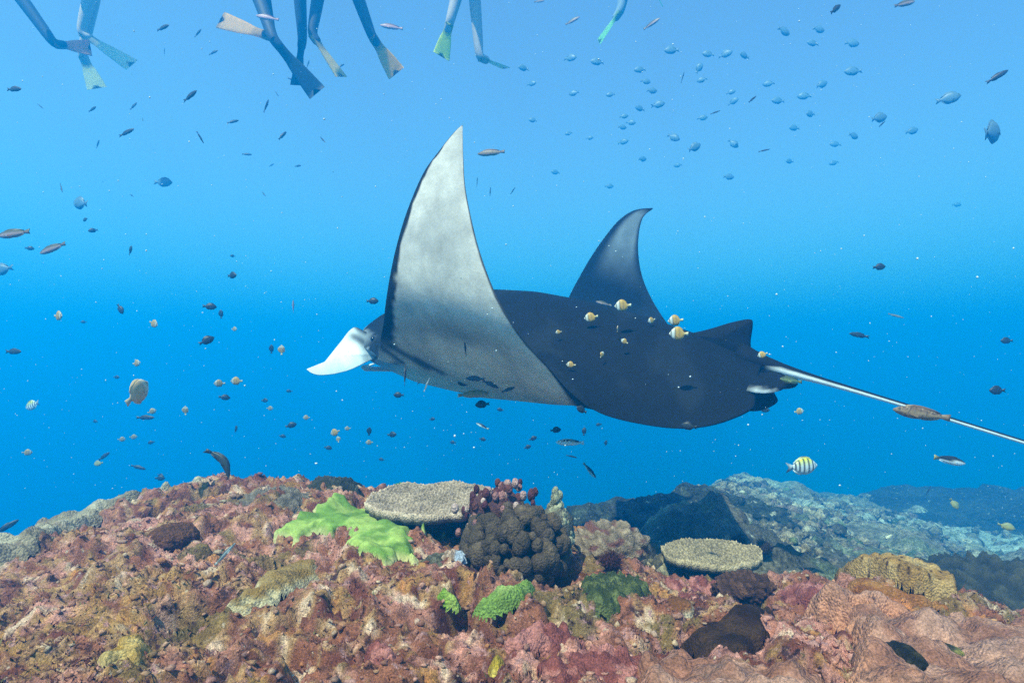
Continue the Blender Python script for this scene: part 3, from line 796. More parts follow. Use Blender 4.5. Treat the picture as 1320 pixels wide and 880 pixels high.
def seg_d(ax_, ay_, bx_, by_):
    t_ = np.clip(((_x - ax_) * (bx_ - ax_) + (_y - ay_) * (by_ - ay_)) / ((bx_ - ax_) ** 2 + (by_ - ay_) ** 2), 0, 1)
    return np.hypot(_x - ax_ - t_ * (bx_ - ax_), _y - ay_ - t_ * (by_ - ay_))
for sg, wd_ in (((503, 445, 552, 475), 4.0), ((535, 462, 572, 482), 3.0), ((492, 448, 520, 468), 2.5)):   # gill slits
    cl = mixc(cl, (.02, .022, .026), np.exp(-(seg_d(*sg) / wd_) ** 2) * .9 * (uu < .6))
VV = []; FF = []; CC = []; off = 0
def add(v, f, c):
    global off
    VV.append(v); FF.extend([tuple(int(i) + off for i in q) for q in f]); CC.append(c); off += len(v)
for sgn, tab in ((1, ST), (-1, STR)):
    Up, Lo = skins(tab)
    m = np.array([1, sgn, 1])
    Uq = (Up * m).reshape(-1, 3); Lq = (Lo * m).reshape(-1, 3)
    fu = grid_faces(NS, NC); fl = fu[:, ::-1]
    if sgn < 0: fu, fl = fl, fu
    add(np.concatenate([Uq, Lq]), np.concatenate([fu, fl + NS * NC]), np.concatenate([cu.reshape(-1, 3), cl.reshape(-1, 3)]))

def flat_fin(outline, l0, thick, axis_l=True, col=None, bend=None, n=10):
    """fin from an outline in (s, z): two skins bulging along l"""
    o = np.array(outline, float)
    # resample
    oo = []
    for i in range(len(o)):
        a, b = o[i], o[(i + 1) % len(o)]
        for t in np.linspace(0, 1, 4, endpoint=False): oo.append(a + (b - a) * t)
    o = np.array(oo)
    for _ in range(2): o = 0.5 * o + 0.25 * (np.roll(o, 1, 0) + np.roll(o, -1, 0))
    cen = o.mean(0); rings = []
    rs = np.linspace(1, 0, n)
    vs_ = []; 
    for side in (1, -1):
        for r in rs:
            p = cen + (o - cen) * r
            th = thick * (1 - r ** 2)
            l = l0 + side * th + (bend(p) if bend is not None else 0)
            vs_.append(np.stack([p[:, 0], l + 0 * p[:, 0], p[:, 1]], -1))
    v = np.concatenate(vs_); m = len(o)
    f1 = grid_faces(n, m, True); f2 = f1[:, ::-1] + n * m
    return v, np.concatenate([f1, f2]), (np.broadcast_to(col, v.shape) if not callable(col) else col(v))
# dorsal fin
df = [solve_px(px, py, 0) for px, py in ((850, 425), (880, 432), (915, 424), (940, 416), (962, 411), (971, 412), (970, 425), (967, 442), (971, 462), (960, 478), (900, 470))]
v, f, c = flat_fin(df, 0.0, .028, col=BLK * 1.1); add(v, f, c)
# cephalic fins (left one spread, right one mirrored)
cf = [(458, 420), (449, 427), (442, 437), (429, 453), (418, 467), (408, 476), (393, 475), (400, 481), (410, 484), (430, 482.5), (452, 477), (470, 468), (488, 459), (506, 455), (500, 444), (478, 430)]
def ceph_bend(s, z):
    return .03 * np.clip((s - .62) / .3, 0, 1) ** 2 - .40 * (z - .02) - .35 * np.clip(.60 - s, 0, .2)
cfs = []
for px, py in cf:
    l_ = .335
    for _ in range(6):
        s_, z_ = solve_px(px, py, l_); l_ = .335 + float(ceph_bend(s_, z_))
    cfs.append((s_, z_))
tip_s = max(p[0] for p in cfs)
def ceph_col(v):
    p = body(v[:, 0], v[:, 1], v[:, 2]); x = CX + F * p[:, 0] / p[:, 1]; y = CY - F * p[:, 2] / p[:, 1]
    c = np.broadcast_to((.34, .38, .39), v.shape)
    c = mixc(c, (.80, .79, .76), sstep(470, 459, x - .25 * (y - 450)))
    # dark stripe running back from the front of the head, dark crown above it
    dx, dy = 40 / 46.1, 23 / 46.1
    al = (x - 450) * dx + (y - 430) * dy; ac = -(x - 450) * dy + (y - 430) * dx
    c = mixc(c, (.02, .022, .026), np.exp(-(ac / 6.0) ** 2) * sstep(-6, 8, al) * .85)
    c = mixc(c, (.012, .014, .017), sstep(-5, -13, ac) * sstep(449, 460, x))
    return c
for sgn in (1, -1):
    v, f, c = flat_fin(cfs, .335, .020, col=ceph_col, n=26, bend=lambda p: ceph_bend(p[:, 0], p[:, 1]))
    v = v * np.array([1, sgn, 1])
    add(v, f if sgn > 0 else f[:, ::-1], c)
# lower lip
V_, F_ = lathe_path([(.60, -.30, -.07), (.70, -.2, -.085), (.73, 0, -.09), (.70, .2, -.085), (.60, .30, -.075), (.5, .335, -.06)], [.010, .016, .018, .016, .013, .005], 10, (1, .7))
add(np.array([tuple(q) for q in V_]), F_, np.broadcast_to((.72, .74, .74), (len(V_), 3)))
# pelvic fins
for sgn in (1, -1):
    a = np.linspace(0, 2 * math.pi, 20, endpoint=False); rs = np.linspace(1, 0, 6)
    vs_ = []
    for side in (1, -1):
        for r in rs:
            s = -1.005 + .085 * r * np.cos(a); l = .075 + .065 * r * np.sin(a); z = -.085 - .55 * (l - .04) + side * .014 * (1 - r * r) + .10 * (s + 1.0)
            vs_.append(np.stack([s, l * sgn, z], -1))
    v = np.concatenate(vs_); f1 = grid_faces(6, 20, True); f = np.concatenate([f1, f1[:, ::-1] + 120])
    wm = sstep(.122, .134, np.abs(v[:, 1])) * sstep(-.97, -.99, v[:, 0])
    add(v, f, mixc(np.broadcast_to(BLK, v.shape), (.75, .76, .76), wm))
# tail
tp = []; tr = []
for t in np.linspace(0, 1, 40):
    s = -.92 - 1.75 * t
    z = -.03 - .075 * (1 - math.exp(-t * 6)) * 0 - .335 * (t / .42) * .76 * (1 - .25 * t) + .012 * math.sin(t * 7)
    tp.append((s, .02 * math.sin(t * 4), z)); tr.append(.045 * math.exp(-t * 16) + .0075 * (1 - .6 * t))
V_, F_ = lathe_path(tp, tr, 12)
Vt = np.array([tuple(q) for q in V_])
ctr = np.array(tp)
ii = np.minimum(np.arange(len(Vt)) // 12, 39)
low = (Vt - ctr[ii]) @ np.array([0, .35, -.94]) / np.array(tr)[ii]
cT = mixc(np.broadcast_to(BLK, Vt.shape), (.80, .82, .80), sstep(-.1, .12, low) * sstep(-1.02, -1.07, Vt[:, 0]))
add(Vt, F_, cT)
Vall = np.concatenate(VV)
Wm = body(Vall[:, 0], Vall[:, 1], Vall[:, 2])
base_pt = body(0, 0, -.15)
me = new_mesh('manta_ray', Wm - base_pt, FF, np.concatenate(CC), [M_MANTA])
import bmesh
bm = bmesh.new(); bm.from_mesh(me); bmesh.ops.remove_doubles(bm, verts=bm.verts, dist=0.0004); bmesh.ops.recalc_face_normals(bm, faces=bm.faces)
bm.to_mesh(me); bm.free()
manta = link('manta_ray', me)
manta.location = base_pt
tag(manta, 'huge black and white manta ray gliding with both wings raised', 'manta ray')
M_EYE = plain_mat('eye', (.01, .01, .012), 0.15, 0.5)
v, f = ICO2
for sgn in (1, -1):
    es, ez = solve_px(481, 437, .352)
    c0 = body(es, .352 * sgn, ez) - base_pt
    link('eye', new_mesh('eye', v * .016 + c0, f, None, [M_EYE]), manta)
bm = bmesh.new(); bm.from_mesh(me)
mb = BVHTree.FromBMesh(bm); bm.free()
def manta_hit(px, py):
    d = P(px, py, 1.0).normalized()
    h = mb.ray_cast(Vector((0, 0, 0)) - manta.location, d)
    return None if h[0] is None else (h[0] + manta.location).y

# ------------------------------------------------------------------ fish
def fish_mesh(name, hp, wp, colour, tail=(.2, .13, .05), dorsal=(.25, .75, .05), anal=(.5, .78, .045), L=.1, bend=0.0, rings=26, seg=12):
    """head towards +x; hp, wp: (t, half height), (t, half width) along the body, all in body lengths"""
    xb = np.linspace(0, 1, rings) ; tb = 1 - tail[0]
    tq = tb * (0.5 - 0.5 * np.cos(np.pi * xb)) * .5 + tb * xb * .5
    hh = np.interp(tq, *zip(*hp)); ww = np.interp(tq, *zip(*wp))
    hh = (hh + np.interp(tq - .02, *zip(*hp)) + np.interp(tq + .02, *zip(*hp))) / 3
    V = []; Fc = []; TV = []
    for i, t in enumerate(tq):
        for k in range(seg):
            a = 2 * math.pi * k / seg
            V.append((.5 - t, ww[i] * math.cos(a) * (1 if abs(math.sin(a)) < .9 else .6), hh[i] * math.sin(a))); TV.append((t, math.sin(a)))
    Fc += [tuple(q) for q in grid_faces(rings, seg, True)]
    V.append((.5 + .004, 0, 0)); TV.append((0, 0)); b = len(V) - 1
    Fc += [(b, k, (k + 1) % seg) for k in range(seg)]
    def fin(pts, th=.006):
        b = len(V); n = len(pts)
        for sd in (1, -1):
            for (t, z, v_) in pts:
                V.append((.5 - t, sd * th, z)); TV.append((t, v_))
        Fc.append(tuple(range(b, b + n))); Fc.append(tuple(range(b + 2 * n - 1, b + n - 1, -1)))
        for i in range(n):
            j = (i + 1) % n
            Fc.append((b + i, b + n + i, b + n + j, b + j))
    h_at = lambda t: float(np.interp(t, *zip(*hp)))
    tl, tw, notch = tail
    fin([(tb - .03, h_at(tb) * .8, .5), (1 - tl * .25, tw * .9, 2), (1, tw, 2), (1 - notch, 0, 2), (1, -tw, -2), (1 - tl * .25, -tw * .9, -2), (tb - .03, -h_at(tb) * .8, -.5)])
    if dorsal:
        a, c, hgt = dorsal; ts = np.linspace(a, c, 6)
        fin([(t, h_at(t) * .85, .9) for t in ts[::-1]] + [(t + .02, h_at(t) + hgt * (.5 + .5 * math.sin(3.0 * (i + .6) / 6)), 1.6) for i, t in enumerate(ts)])
    if anal:
        a, c, hgt = anal; ts = np.linspace(a, c, 5)
        fin([(t, -h_at(t) * .85, -.9) for t in ts] + [(t + .02, -h_at(t) - hgt * math.sin(3.0 * (i + .5) / 5), -1.6) for i, t in list(enumerate(ts))[::-1]])
    # pectoral fins
    for sd in (1, -1):
        b = len(V); w0 = float(np.interp(.28, *zip(*wp)))
        for (dx, dy, dz) in ((0, 0, .02), (-.12, .05, .0), (-.11, .04, -.05), (0, 0, -.02)):
            V.append((.5 - .28 + dx, sd * (w0 * .95 + dy), -h_at(.28) * .25 + dz)); TV.append((.3 - dx, -.4))
        Fc.append((b, b + 1, b + 2, b + 3) if sd > 0 else (b + 3, b + 2, b + 1, b))
    V = np.array(V); TV = np.array(TV)
    if bend:
        th = bend * (V[:, 0] - .1); x0 = V[:, 0].copy()
        V[:, 2] += -bend * (x0 - .0) ** 2
    c = np.asarray(colour(TV[:, 0], TV[:, 1]), float)
    # dark eye
    eye = np.exp(-((TV[:, 0] - .09) / .022) ** 2 - ((TV[:, 1] - .35) / .28) ** 2)
    c = mixc(c, (.01, .01, .012), np.clip(eye * 1.6, 0, 1))
    return new_mesh(name, V * L, Fc, c, [M_FISH]), L

def flatc(c): return lambda t, v: np.broadcast_to(c, t.shape + (3,)) * (1 + .25 * np.clip(-v, -1, 1))[:, None]
def c_bf(t, v):
    c = np.broadcast_to((.56, .32, .06), t.shape + (3,)).copy()
    c = mixc(c, (.62, .60, .50), sstep(.36, .22, t))
    c = mixc(c, (.05, .035, .02), np.exp(-((t - .10) / .028) ** 2) * .9)
    c = mixc(c, (.10, .06, .03), np.exp(-((t - .30) / .035) ** 2) * .75)
    c = mixc(c, (.22, .13, .04), np.exp(-((t - .52) / .06) ** 2) * .5)
    c = mixc(c, (.60, .55, .35), sstep(.76, .82, t))
    return c
def c_bf2(t, v):
    return mixc(c_bf(t, v), (.30, .17, .05), np.full(t.shape, .45))
def c_pale(t, v):
    return mixc(c_bf(t, v), (.76, .50, .28), np.full(t.shape, .65))
def c_ser(t, v):
    c = mixc(np.broadcast_to((.62, .66, .66), t.shape + (3,)), (.62, .58, .05), sstep(.1, .8, v) * sstep(.12, .25, t) * sstep(.75, .55, t))
    for b in (.17, .31, .45, .585, .70):
        c = mixc(c, (.01, .012, .02), np.exp(-((t - b) / .026) ** 4) * sstep(-.98, -.7, v))
    return mixc(c, (.16, .19, .22), sstep(.82, .9, t))
def c_hawk(t, v):
    c = mixc(np.broadcast_to((.17, .095, .05), t.shape + (3,)), (.33, .20, .10), sstep(-.1, -.7, v))
    c = mixc(c, (.40, .26, .13), np.exp(-((v - .05) / .16) ** 2) * .8)
    c = mixc(c, (.04, .025, .02), sstep(.2, .5, noise(t * 22, v * 3, 5)) * .8)
    return mixc(c, (.42, .30, .17), sstep(.25, .5, noise(t * 26 + 7, v * 2.5, 8)) * sstep(.2, .8, v) * .8)
def c_bw(t, v):
    c = mixc(np.broadcast_to((.02, .02, .022), t.shape + (3,)), (.78, .79, .76), sstep(-.0, -.25, v + .9 * (t - .55)))
    return mixc(c, (.35, .28, .08), sstep(.9, .97, t))
def c_bwmot(t, v):
    c = np.broadcast_to((.78, .79, .76), t.shape + (3,)).copy()
    c = mixc(c, (.02, .02, .022), sstep(-.05, .15, v) * sstep(.1, .16, t) * sstep(.9, .82, t))
    return mixc(c, (.75, .76, .73), sstep(.12, .3, noise(t * 16, v * 2, 15)) * sstep(-.2, .6, v))
def c_wr(t, v):
    c = np.broadcast_to((.30, .19, .15), t.shape + (3,)).copy()
    c = mixc(c, (.08, .07, .035), sstep(.2, .5, v))
    return mixc(c, (.52, .34, .32), np.exp(-((v + .25) / .3) ** 2) * .7)
def c_pink(t, v):
    return mixc(np.broadcast_to((.55, .32, .33), t.shape + (3,)), (.14, .08, .09), sstep(.3, .7, v))
def c_tan(t, v):
    c = mixc(np.broadcast_to((.20, .155, .05), t.shape + (3,)), (.40, .27, .14), sstep(.3, -.6, v))
    return mixc(c, (.65, .63, .55), sstep(.95, .99, t))
def c_silver(t, v):
    c = mixc(np.broadcast_to((.32, .36, .36), t.shape + (3,)), (.03, .04, .045), np.exp(-((v - .1) / .22) ** 2))
    return mixc(c, (.08, .09, .08), sstep(.5, .8, v))
def c_grn(t, v):
    return mixc(np.broadcast_to((.26, .30, .10), t.shape + (3,)), (.06, .08, .04), sstep(.1, .6, v))
def c_yel(t, v):
    return mixc(np.broadcast_to((.46, .36, .10), t.shape + (3,)), (.26, .24, .10), sstep(.0, .8, v))

HB = [(0, .02), (.06, .10), (.15, .22), (.28, .31), (.42, .33), (.58, .29), (.7, .18), (.78, .075), (.82, .06), (1, .06)]
WB_ = [(0, .01), (.1, .055), (.25, .085), (.45, .075), (.65, .045), (.8, .015), (1, .01)]
HD = [(0, .03), (.06, .10), (.18, .20), (.35, .25), (.5, .23), (.65, .15), (.76, .07), (.82, .05), (1, .05)]
WD = [(0, .02), (.1, .07), (.3, .10), (.55, .075), (.8, .02), (1, .01)]
HS = [(0, .015), (.06, .055), (.18, .095), (.35, .115), (.52, .10), (.68, .072), (.78, .045), (.84, .04), (1, .04)]
WS = [(0, .012), (.08, .035), (.25, .06), (.5, .055), (.75, .025), (.85, .01), (1, .008)]
HT = [(0, .012), (.08, .035), (.3, .055), (.6, .05), (.8, .03), (.86, .026), (1, .026)]
WT = [(0, .01), (.1, .025), (.3, .038), (.6, .035), (.8, .015), (1, .006)]
HW = [(0, .02), (.05, .06), (.15, .105), (.32, .13), (.5, .12), (.68, .085), (.8, .06), (.86, .058), (1, .058)]
NAVY = (.028, .034, .045)
KIND = {
    'bf': ('butterflyfish', fish_mesh('butterflyfish', HB, WB_, c_bf, (.2, .10, .01), (.22, .72, .05), (.5, .74, .05), .075)),
    'bfd': ('butterflyfish', fish_mesh('butterflyfish', HB, WB_, c_bf2, (.2, .10, .01), (.22, .72, .05), (.5, .74, .05), .075)),
    'bfp': ('butterflyfish', fish_mesh('butterflyfish', HB, WB_, c_pale, (.2, .10, .01), (.22, .72, .05), (.5, .74, .05), .085)),
    'dam': ('damselfish', fish_mesh('damselfish', HD, WD, flatc((.022, .026, .03)), (.22, .12, .08), (.2, .72, .05), (.5, .74, .05), .08)),
    'sur': ('surgeonfish', fish_mesh('surgeonfish', HD, WD, flatc((.105, .20, .28)), (.2, .14, .09), (.16, .76, .05), (.42, .76, .045), .21)),  # distance haze painted into the body colour, close to the water's blue
    'sl': ('slender_fish', fish_mesh('slender_fish', HS, WS, flatc(NAVY), (.2, .08, .08), (.3, .7, .03), (.5, .74, .025), .13)),
    'thin': ('slender_fish', fish_mesh('slender_fish', HT, WT, flatc(NAVY), (.16, .05, .05), (.3, .75, .015), (.5, .76, .012), .10)),
    'ser': ('sergeant_fish', fish_mesh('sergeant_fish', HD, WD, c_ser, (.22, .15, .10), (.2, .74, .06), (.5, .76, .06), .14, rings=44)),
    'hawk': ('wrasse', fish_mesh('wrasse', HS, WS, c_hawk, (.16, .065, .0), (.2, .8, .035), (.5, .8, .025), .21, rings=40)),
    'bw': ('wrasse', fish_mesh('wrasse', HS, WS, c_bw, (.17, .07, .02), (.25, .8, .02), (.5, .8, .02), .13, rings=34)),
    'bwm': ('wrasse', fish_mesh('wrasse', HS, WS, c_bwmot, (.17, .07, .02), (.2, .8, .02), (.5, .8, .02), .12, rings=44)),
    'wr': ('wrasse', fish_mesh('wrasse', HS, WS, c_wr, (.18, .07, .03), (.2, .8, .025), (.5, .8, .02), .16)),
    'pink': ('wrasse', fish_mesh('wrasse', HS, WS, c_pink, (.18, .07, .03), (.2, .8, .025), (.5, .8, .02), .18)),
    'tan': ('wrasse', fish_mesh('wrasse', HS, WS, c_tan, (.18, .065, .02), (.2, .8, .022), (.5, .8, .02), .14)),
    'bent': ('wrasse', fish_mesh('wrasse', HS, WS, flatc((.035, .038, .032)), (.17, .08, .02), (.2, .8, .03), (.5, .8, .03), .20, bend=.75, rings=34)),
    'silver': ('wrasse', fish_mesh('wrasse', HT, WT, c_silver, (.14, .05, .02), (.2, .8, .02), (.5, .8, .015), .09)),
    'grn': ('wrasse', fish_mesh('wrasse', HS, WS, c_grn, (.18, .065, .02), (.2, .8, .022), (.5, .8, .02), .14)),
    'yel': ('yellow_fish', fish_mesh('yellow_fish', HD, WD, c_yel, (.2, .10, .03), (.2, .72, .05), (.5, .74, .05), .10)),
}
frng = random.Random(11)
def put(kind, px, py, ln, ang, label, group=None, Y=None, front=False, yaw=None, roll=0.0, bendy=0):
    name, (me, L) = KIND[kind]
    if yaw is None: yaw = frng.uniform(-28, 28)
    cyaw = max(0.3, math.cos(math.radians(yaw)))
    if Y is None: Y = L * cyaw * F / ln
    slope = (CY - py) / F
    if slope > 0: Y = min(Y, (SURF - .25) / slope)
    if front:
        h = manta_hit(px, py)
        if h is not None and Y > h - .06: Y = h - .06 - .03 * frng.random()
    Ls = ln * Y / F / cyaw
    a = math.radians(ang); yw = math.radians(yaw)
    fwd = Vector((math.cos(a) * math.cos(yw), math.sin(yw), math.sin(a) * math.cos(yw))).normalized()
    upv = Vector((0, 0, 1)) if abs(fwd.z) < .93 else Vector((-math.copysign(1, fwd.x), 0, 0.3))
    lat = upv.cross(fwd).normalized(); up2 = fwd.cross(lat).normalized()
    Mx = Matrix((fwd, lat, up2)).transposed().to_4x4()
    o = link(name, me)
    s = Ls / L
    o.matrix_world = Matrix.Translation(P(px, py, Y)) @ Mx @ Matrix.Rotation(math.radians(roll), 4, 'X') @ Matrix.Diagonal((s, s, s, 1))
    tag(o, label, 'fish', group)
    return o

G = {
 'back': ('bf', 'yellow-brown banded butterflyfish hovering over the manta ray\'s black back', 'butterflyfish over the manta\'s back'),
 'lbf': ('bfd', 'small tan butterflyfish drifting in open water ahead of the manta ray', 'butterflyfish ahead of the manta'),
 'ldam': ('dam', 'small dark oval damselfish in open water ahead of the manta ray', 'damselfish ahead of the manta'),
 'udam': ('dam', 'small dark damselfish in open water below the manta ray\'s belly', 'damselfish below the manta'),
 'usl': ('sl', 'dark slender fish in the blue water below the swimmers\' fins', 'slender fish below the swimmers'),
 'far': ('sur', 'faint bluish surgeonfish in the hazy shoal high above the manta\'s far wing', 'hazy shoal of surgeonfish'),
}
def many(key, rows, **kw):
    k, lb, gp = G[key]
    for r in rows: put(k, r[0], r[1], r[2], r[3] if len(r) > 3 else frng.choice((0, 180)) + frng.uniform(-15, 15), lb, gp, **kw)

many('back', [(803, 394, 22, 185), (762, 409, 18, 190), (871, 413, 20, 185), (875, 430, 25, 180), (736, 470, 12, 175), (805, 440, 10, 150), (776, 457, 9, 60), (720, 428, 8, 190), (983, 457, 12, 200), (840, 413, 11, 200)], front=True)
put('bfp', 796, 424, 9, 80, 'tiny cream coloured butterflyfish over the middle of the manta\'s back', front=True)
put('wr', 778, 391, 20, 165, 'pale slender fish skimming the ridge of the manta\'s back', front=True)
put('sl', 600, 450, 18, 95, 'dark slender fish swimming upright against the manta\'s white wing', front=True)
many('lbf', [(75, 407, 16, 0), (198, 417, 14, -20), (176, 468, 12, 10), (283, 494, 12, 180), (305, 491, 15, 180), (239, 529, 12, 90), (196, 530, 10, 20), (363, 451, 13, 90), (348, 526, 8, 0), (395, 538, 9, 180), (432, 557, 13, 200), (448, 552, 8, 180), (476, 570, 9, 180), (172, 563, 8, 0), (157, 566, 8, 0), (35, 583, 11, 0), (436, 566, 8, 100), (302, 424, 8, 0)])
put('bfp', 177, 506, 26, 80, 'large pale peach butterflyfish tilted upright ahead of the manta ray', Y=2.1, yaw=55)
many('ldam', [(299, 355, 15), (270, 395, 16), (285, 405, 12, 90), (266, 439, 18, 30), (289, 512, 13), (304, 553, 11, 60), (195, 570, 9), (341, 516, 10), (373, 504, 8), (375, 548, 14), (364, 562, 9), (423, 577, 10), (476, 556, 12, 80), (480, 388, 16, 0), (155, 398, 15, -60), (168, 323, 13, 65), (150, 486, 9), (108, 415, 7), (110, 283, 9), (120, 297, 10), (38, 320, 10), (207, 613, 11), (123, 543, 8), (350, 450, 12, 85), (300, 330, 6)])
many('udam', [(540, 492, 9, 60), (514, 509, 14, 180), (600, 492, 19, 190), (622, 521, 19, 185), (645, 528, 9), (557, 540, 8), (622, 566, 9), (505, 560, 13), (687, 565, 11, 20), (680, 576, 10, 20), (753, 556, 11, 80), (772, 547, 8), (781, 571, 8, 80), (716, 554, 14, 10), (985, 528, 12, 0), (492, 592, 8), (584, 570, 8)])
put('sl', 632, 495, 24, -25, 'dark slender fish tucked under the manta\'s belly, slanting down', Y=2.4)
put('sl', 655, 502, 19, 20, 'dark slender fish under the manta\'s belly, slanting up', Y=2.4)
put('sl', 613, 488, 26, 178, 'blackish slender fish pressed flat against the manta\'s belly', Y=2.35)
put('sl', 522, 484, 26, 93, 'dark slender fish hanging upright below the manta\'s mouth', Y=2.3)
put('silver', 550, 496, 20, 65, 'thin striped silvery fish below the manta\'s gills', Y=2.1)
put('tan', 610, 508, 41, 4, 'olive-tan wrasse with a pale tail tip below the manta\'s belly')
put('bw', 622, 549, 18, 155, 'small black and white wrasse below the manta\'s belly, well left of the mottled one')
put('bwm', 735, 570, 36, 180, 'white wrasse with black mottled back below the manta\'s wing')
put('bw', 760, 606, 23, -50, 'black and white wrasse diving over the knobby coral')
put('dam', 750, 528, 16, 150, 'dark damselfish nudging the kink in the manta\'s rear edge', Y=2.0)
put('dam', 888, 549, 19, 172, 'dark damselfish clinging under the hind edge of the manta', Y=2.1)
put('thin', 737, 588, 15, -15, 'thin faint fish between the mottled wrasse and the diving one')
put('ser', 1033, 601, 43, 3, 'bold sergeant fish with black bars and yellow back above the slope', yaw=8)
put('ser', 42, 522, 23, 200, 'small striped sergeant fish near the left end of the reef', yaw=15)
put('hawk', 1188, 533, 70, 171, 'mottled brown wrasse crossing the manta\'s white tail', Y=1.85, yaw=5)
put('bw', 1224, 593, 46, -12, 'half black, half white wrasse below the manta\'s tail', yaw=8)
put('grn', 1020, 490, 36, 172, 'slender greenish fish just under the root of the manta\'s tail', Y=2.1)
put('bf', 1030, 530, 12, 10, 'tiny tan butterflyfish below the root of the manta\'s tail')
put('yel', 1230, 649, 15, -60, 'small yellow fish above the hazy far seabed, tilted head down')
put('yel', 1297, 678, 17, -15, 'small pale yellow oval fish over the far right seabed')
put('thin', 1197, 632, 13, 70, 'tiny pale fish upright above the far seabed')
put('hawk', 633, 197, 35, 182, 'brown checked wrasse beside the tip of the manta\'s white wing', yaw=10)
put('wr', 68, 320, 40, 197, 'pinkish brown wrasse swimming ahead of the manta, slightly head down', yaw=10)
put('wr', 18, 301, 48, 185, 'pinkish brown wrasse entering at the far left, level', yaw=10)
put('sur', 3, 347, 30, 190, 'blue-grey surgeonfish at the far left edge of the water')
put('sur', 210, 235, 23, 0, 'lone grey surgeonfish in the blue below the swimmers', yaw=5)
put('sur', 104, 262, 28, 170, 'hazy grey surgeonfish left of the lone one')
put('thin', 79, 242, 16, -60, 'dark thin fish just above the hazy grey surgeonfish')
put('bent', 286, 592, 47, -48, 'dark curved wrasse diving towards the reef crest', Y=2.25, yaw=0)
put('silver', 290, 714, 38, 48, 'silvery striped wrasse gliding over the pink slope', Y=1.45, yaw=5)
put('sl', 17, 453, 29, 0, 'dark slender fish swimming level at the far left')
put('sl', 187, 538, 25, 0, 'dark slender fish swimming level above the left crest')
put('sl', 134, 588, 20, 32, 'dark slender fish above a yellowish one near the left crest')
put('yel', 127, 597, 14, 190, 'blurry yellowish fish over the left crest')
put('sl', 178, 602, 20, -15, 'dark slender fish just above the left reef crest')
put('sl', 8, 679, 27, 35, 'dark slender fish beside the grey-beige crest coral')
put('dam', 206, 616, 13, 0, 'dark damselfish touching the top of the left crest')
put('pink', 378, 395, 18, 100, 'reddish slender fish hanging upright ahead of the manta\'s head')
put('pink', 345, 23, 30, 170, 'pinkish wrasse passing between the swimmers\' legs', Y=4.6)
put('pink', 505, 35, 29, 175, 'pale pink wrasse between the yellow fins', Y=4.8)
put('wr', 738, 27, 20, 25, 'brown wrasse high up left of the single green fin')
put('wr', 840, 31, 21, 25, 'brown and white wrasse high up right of the single green fin')
put('wr', 695, 2, 14, 10, 'brown wrasse touching the top of the water view')
many('usl', [(210, 36, 21, 5), (255, 43, 14, 30), (275, 68, 14, 20), (18, 115, 27, -8), (119, 141, 15, 15), (172, 137, 13, 45), (163, 171, 23, 22), (245, 124, 25, 20), (300, 157, 14, 25), (318, 199, 12, 0), (343, 137, 17, 58), (364, 175, 15, 60), (126, 186, 12, 65), (384, 214, 10, 0), (350, 213, 8, 30), (397, 83, 10, 60), (377, 103, 12, -15), (440, 85, 9, 45)])
for (a, b, l, g_) in [(212, 67, 9, 70), (52, 137, 10, -40), (184, 154, 8, -60), (258, 177, 17, -62), (357, 121, 9, -55), (416, 180, 13, -48), (340, 250, 10, -48), (170, 252, 9, -30), (615, 235, 12, 85), (632, 247, 11, 85), (661, 246, 11, 55)]:
    put('thin', a, b, l, g_, 'tiny thin dark fish in the upper blue water', 'tiny thin fish in the upper water')
put('sl', 1285, 99, 29, 30, 'dark slender fish at the upper right, nose up', Y=3.4)
put('sur', 1278, 171, 46, 20, 'big grey-blue surgeonfish at the right edge, nose up', Y=4.0, yaw=35)
put('sl', 1077, 12, 26, 42, 'dark slender fish near the surface, nose steeply up')
put('wr', 1166, 5, 32, 18, 'brownish slender fish near the surface right of the steep one')
put('sl', 1108, 432, 27, 170, 'dark fish in the blue above the manta\'s tail')
put('dam', 1286, 503, 22, 180, 'dark hazy damselfish above the tip of the manta\'s tail')
put('dam', 1298, 439, 16, 180, 'faint damselfish at the right edge of the water')
put('dam', 1133, 344, 17, 5, 'lone small dark fish in the empty blue right of the far wing')
put('silver', 1155, 407, 21, -15, 'thin pale fish in the empty blue right of the dorsal fin')
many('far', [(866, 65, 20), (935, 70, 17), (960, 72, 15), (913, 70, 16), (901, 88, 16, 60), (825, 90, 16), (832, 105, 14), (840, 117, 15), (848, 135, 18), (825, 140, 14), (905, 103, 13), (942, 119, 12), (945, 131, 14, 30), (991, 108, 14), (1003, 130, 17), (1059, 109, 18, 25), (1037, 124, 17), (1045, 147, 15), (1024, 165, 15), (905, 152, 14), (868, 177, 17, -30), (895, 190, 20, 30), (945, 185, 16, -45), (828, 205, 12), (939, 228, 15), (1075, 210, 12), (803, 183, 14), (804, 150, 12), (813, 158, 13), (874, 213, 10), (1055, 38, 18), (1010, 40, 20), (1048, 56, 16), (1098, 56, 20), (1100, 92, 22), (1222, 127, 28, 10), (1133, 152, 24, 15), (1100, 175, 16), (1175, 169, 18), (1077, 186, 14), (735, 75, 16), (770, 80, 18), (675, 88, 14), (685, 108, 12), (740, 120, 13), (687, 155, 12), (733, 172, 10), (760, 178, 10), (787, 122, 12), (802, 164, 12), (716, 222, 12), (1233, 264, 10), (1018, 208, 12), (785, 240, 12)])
for (a, b, l, g_) in [(880, 100, 12, 78), (970, 128, 18, 42), (922, 145, 14, 20), (985, 194, 15, 12), (1137, 160, 14, 40)]:
    put('thin', a, b, l, g_, 'thin dark fish in front of the hazy surgeonfish shoal', 'thin fish before the hazy shoal')

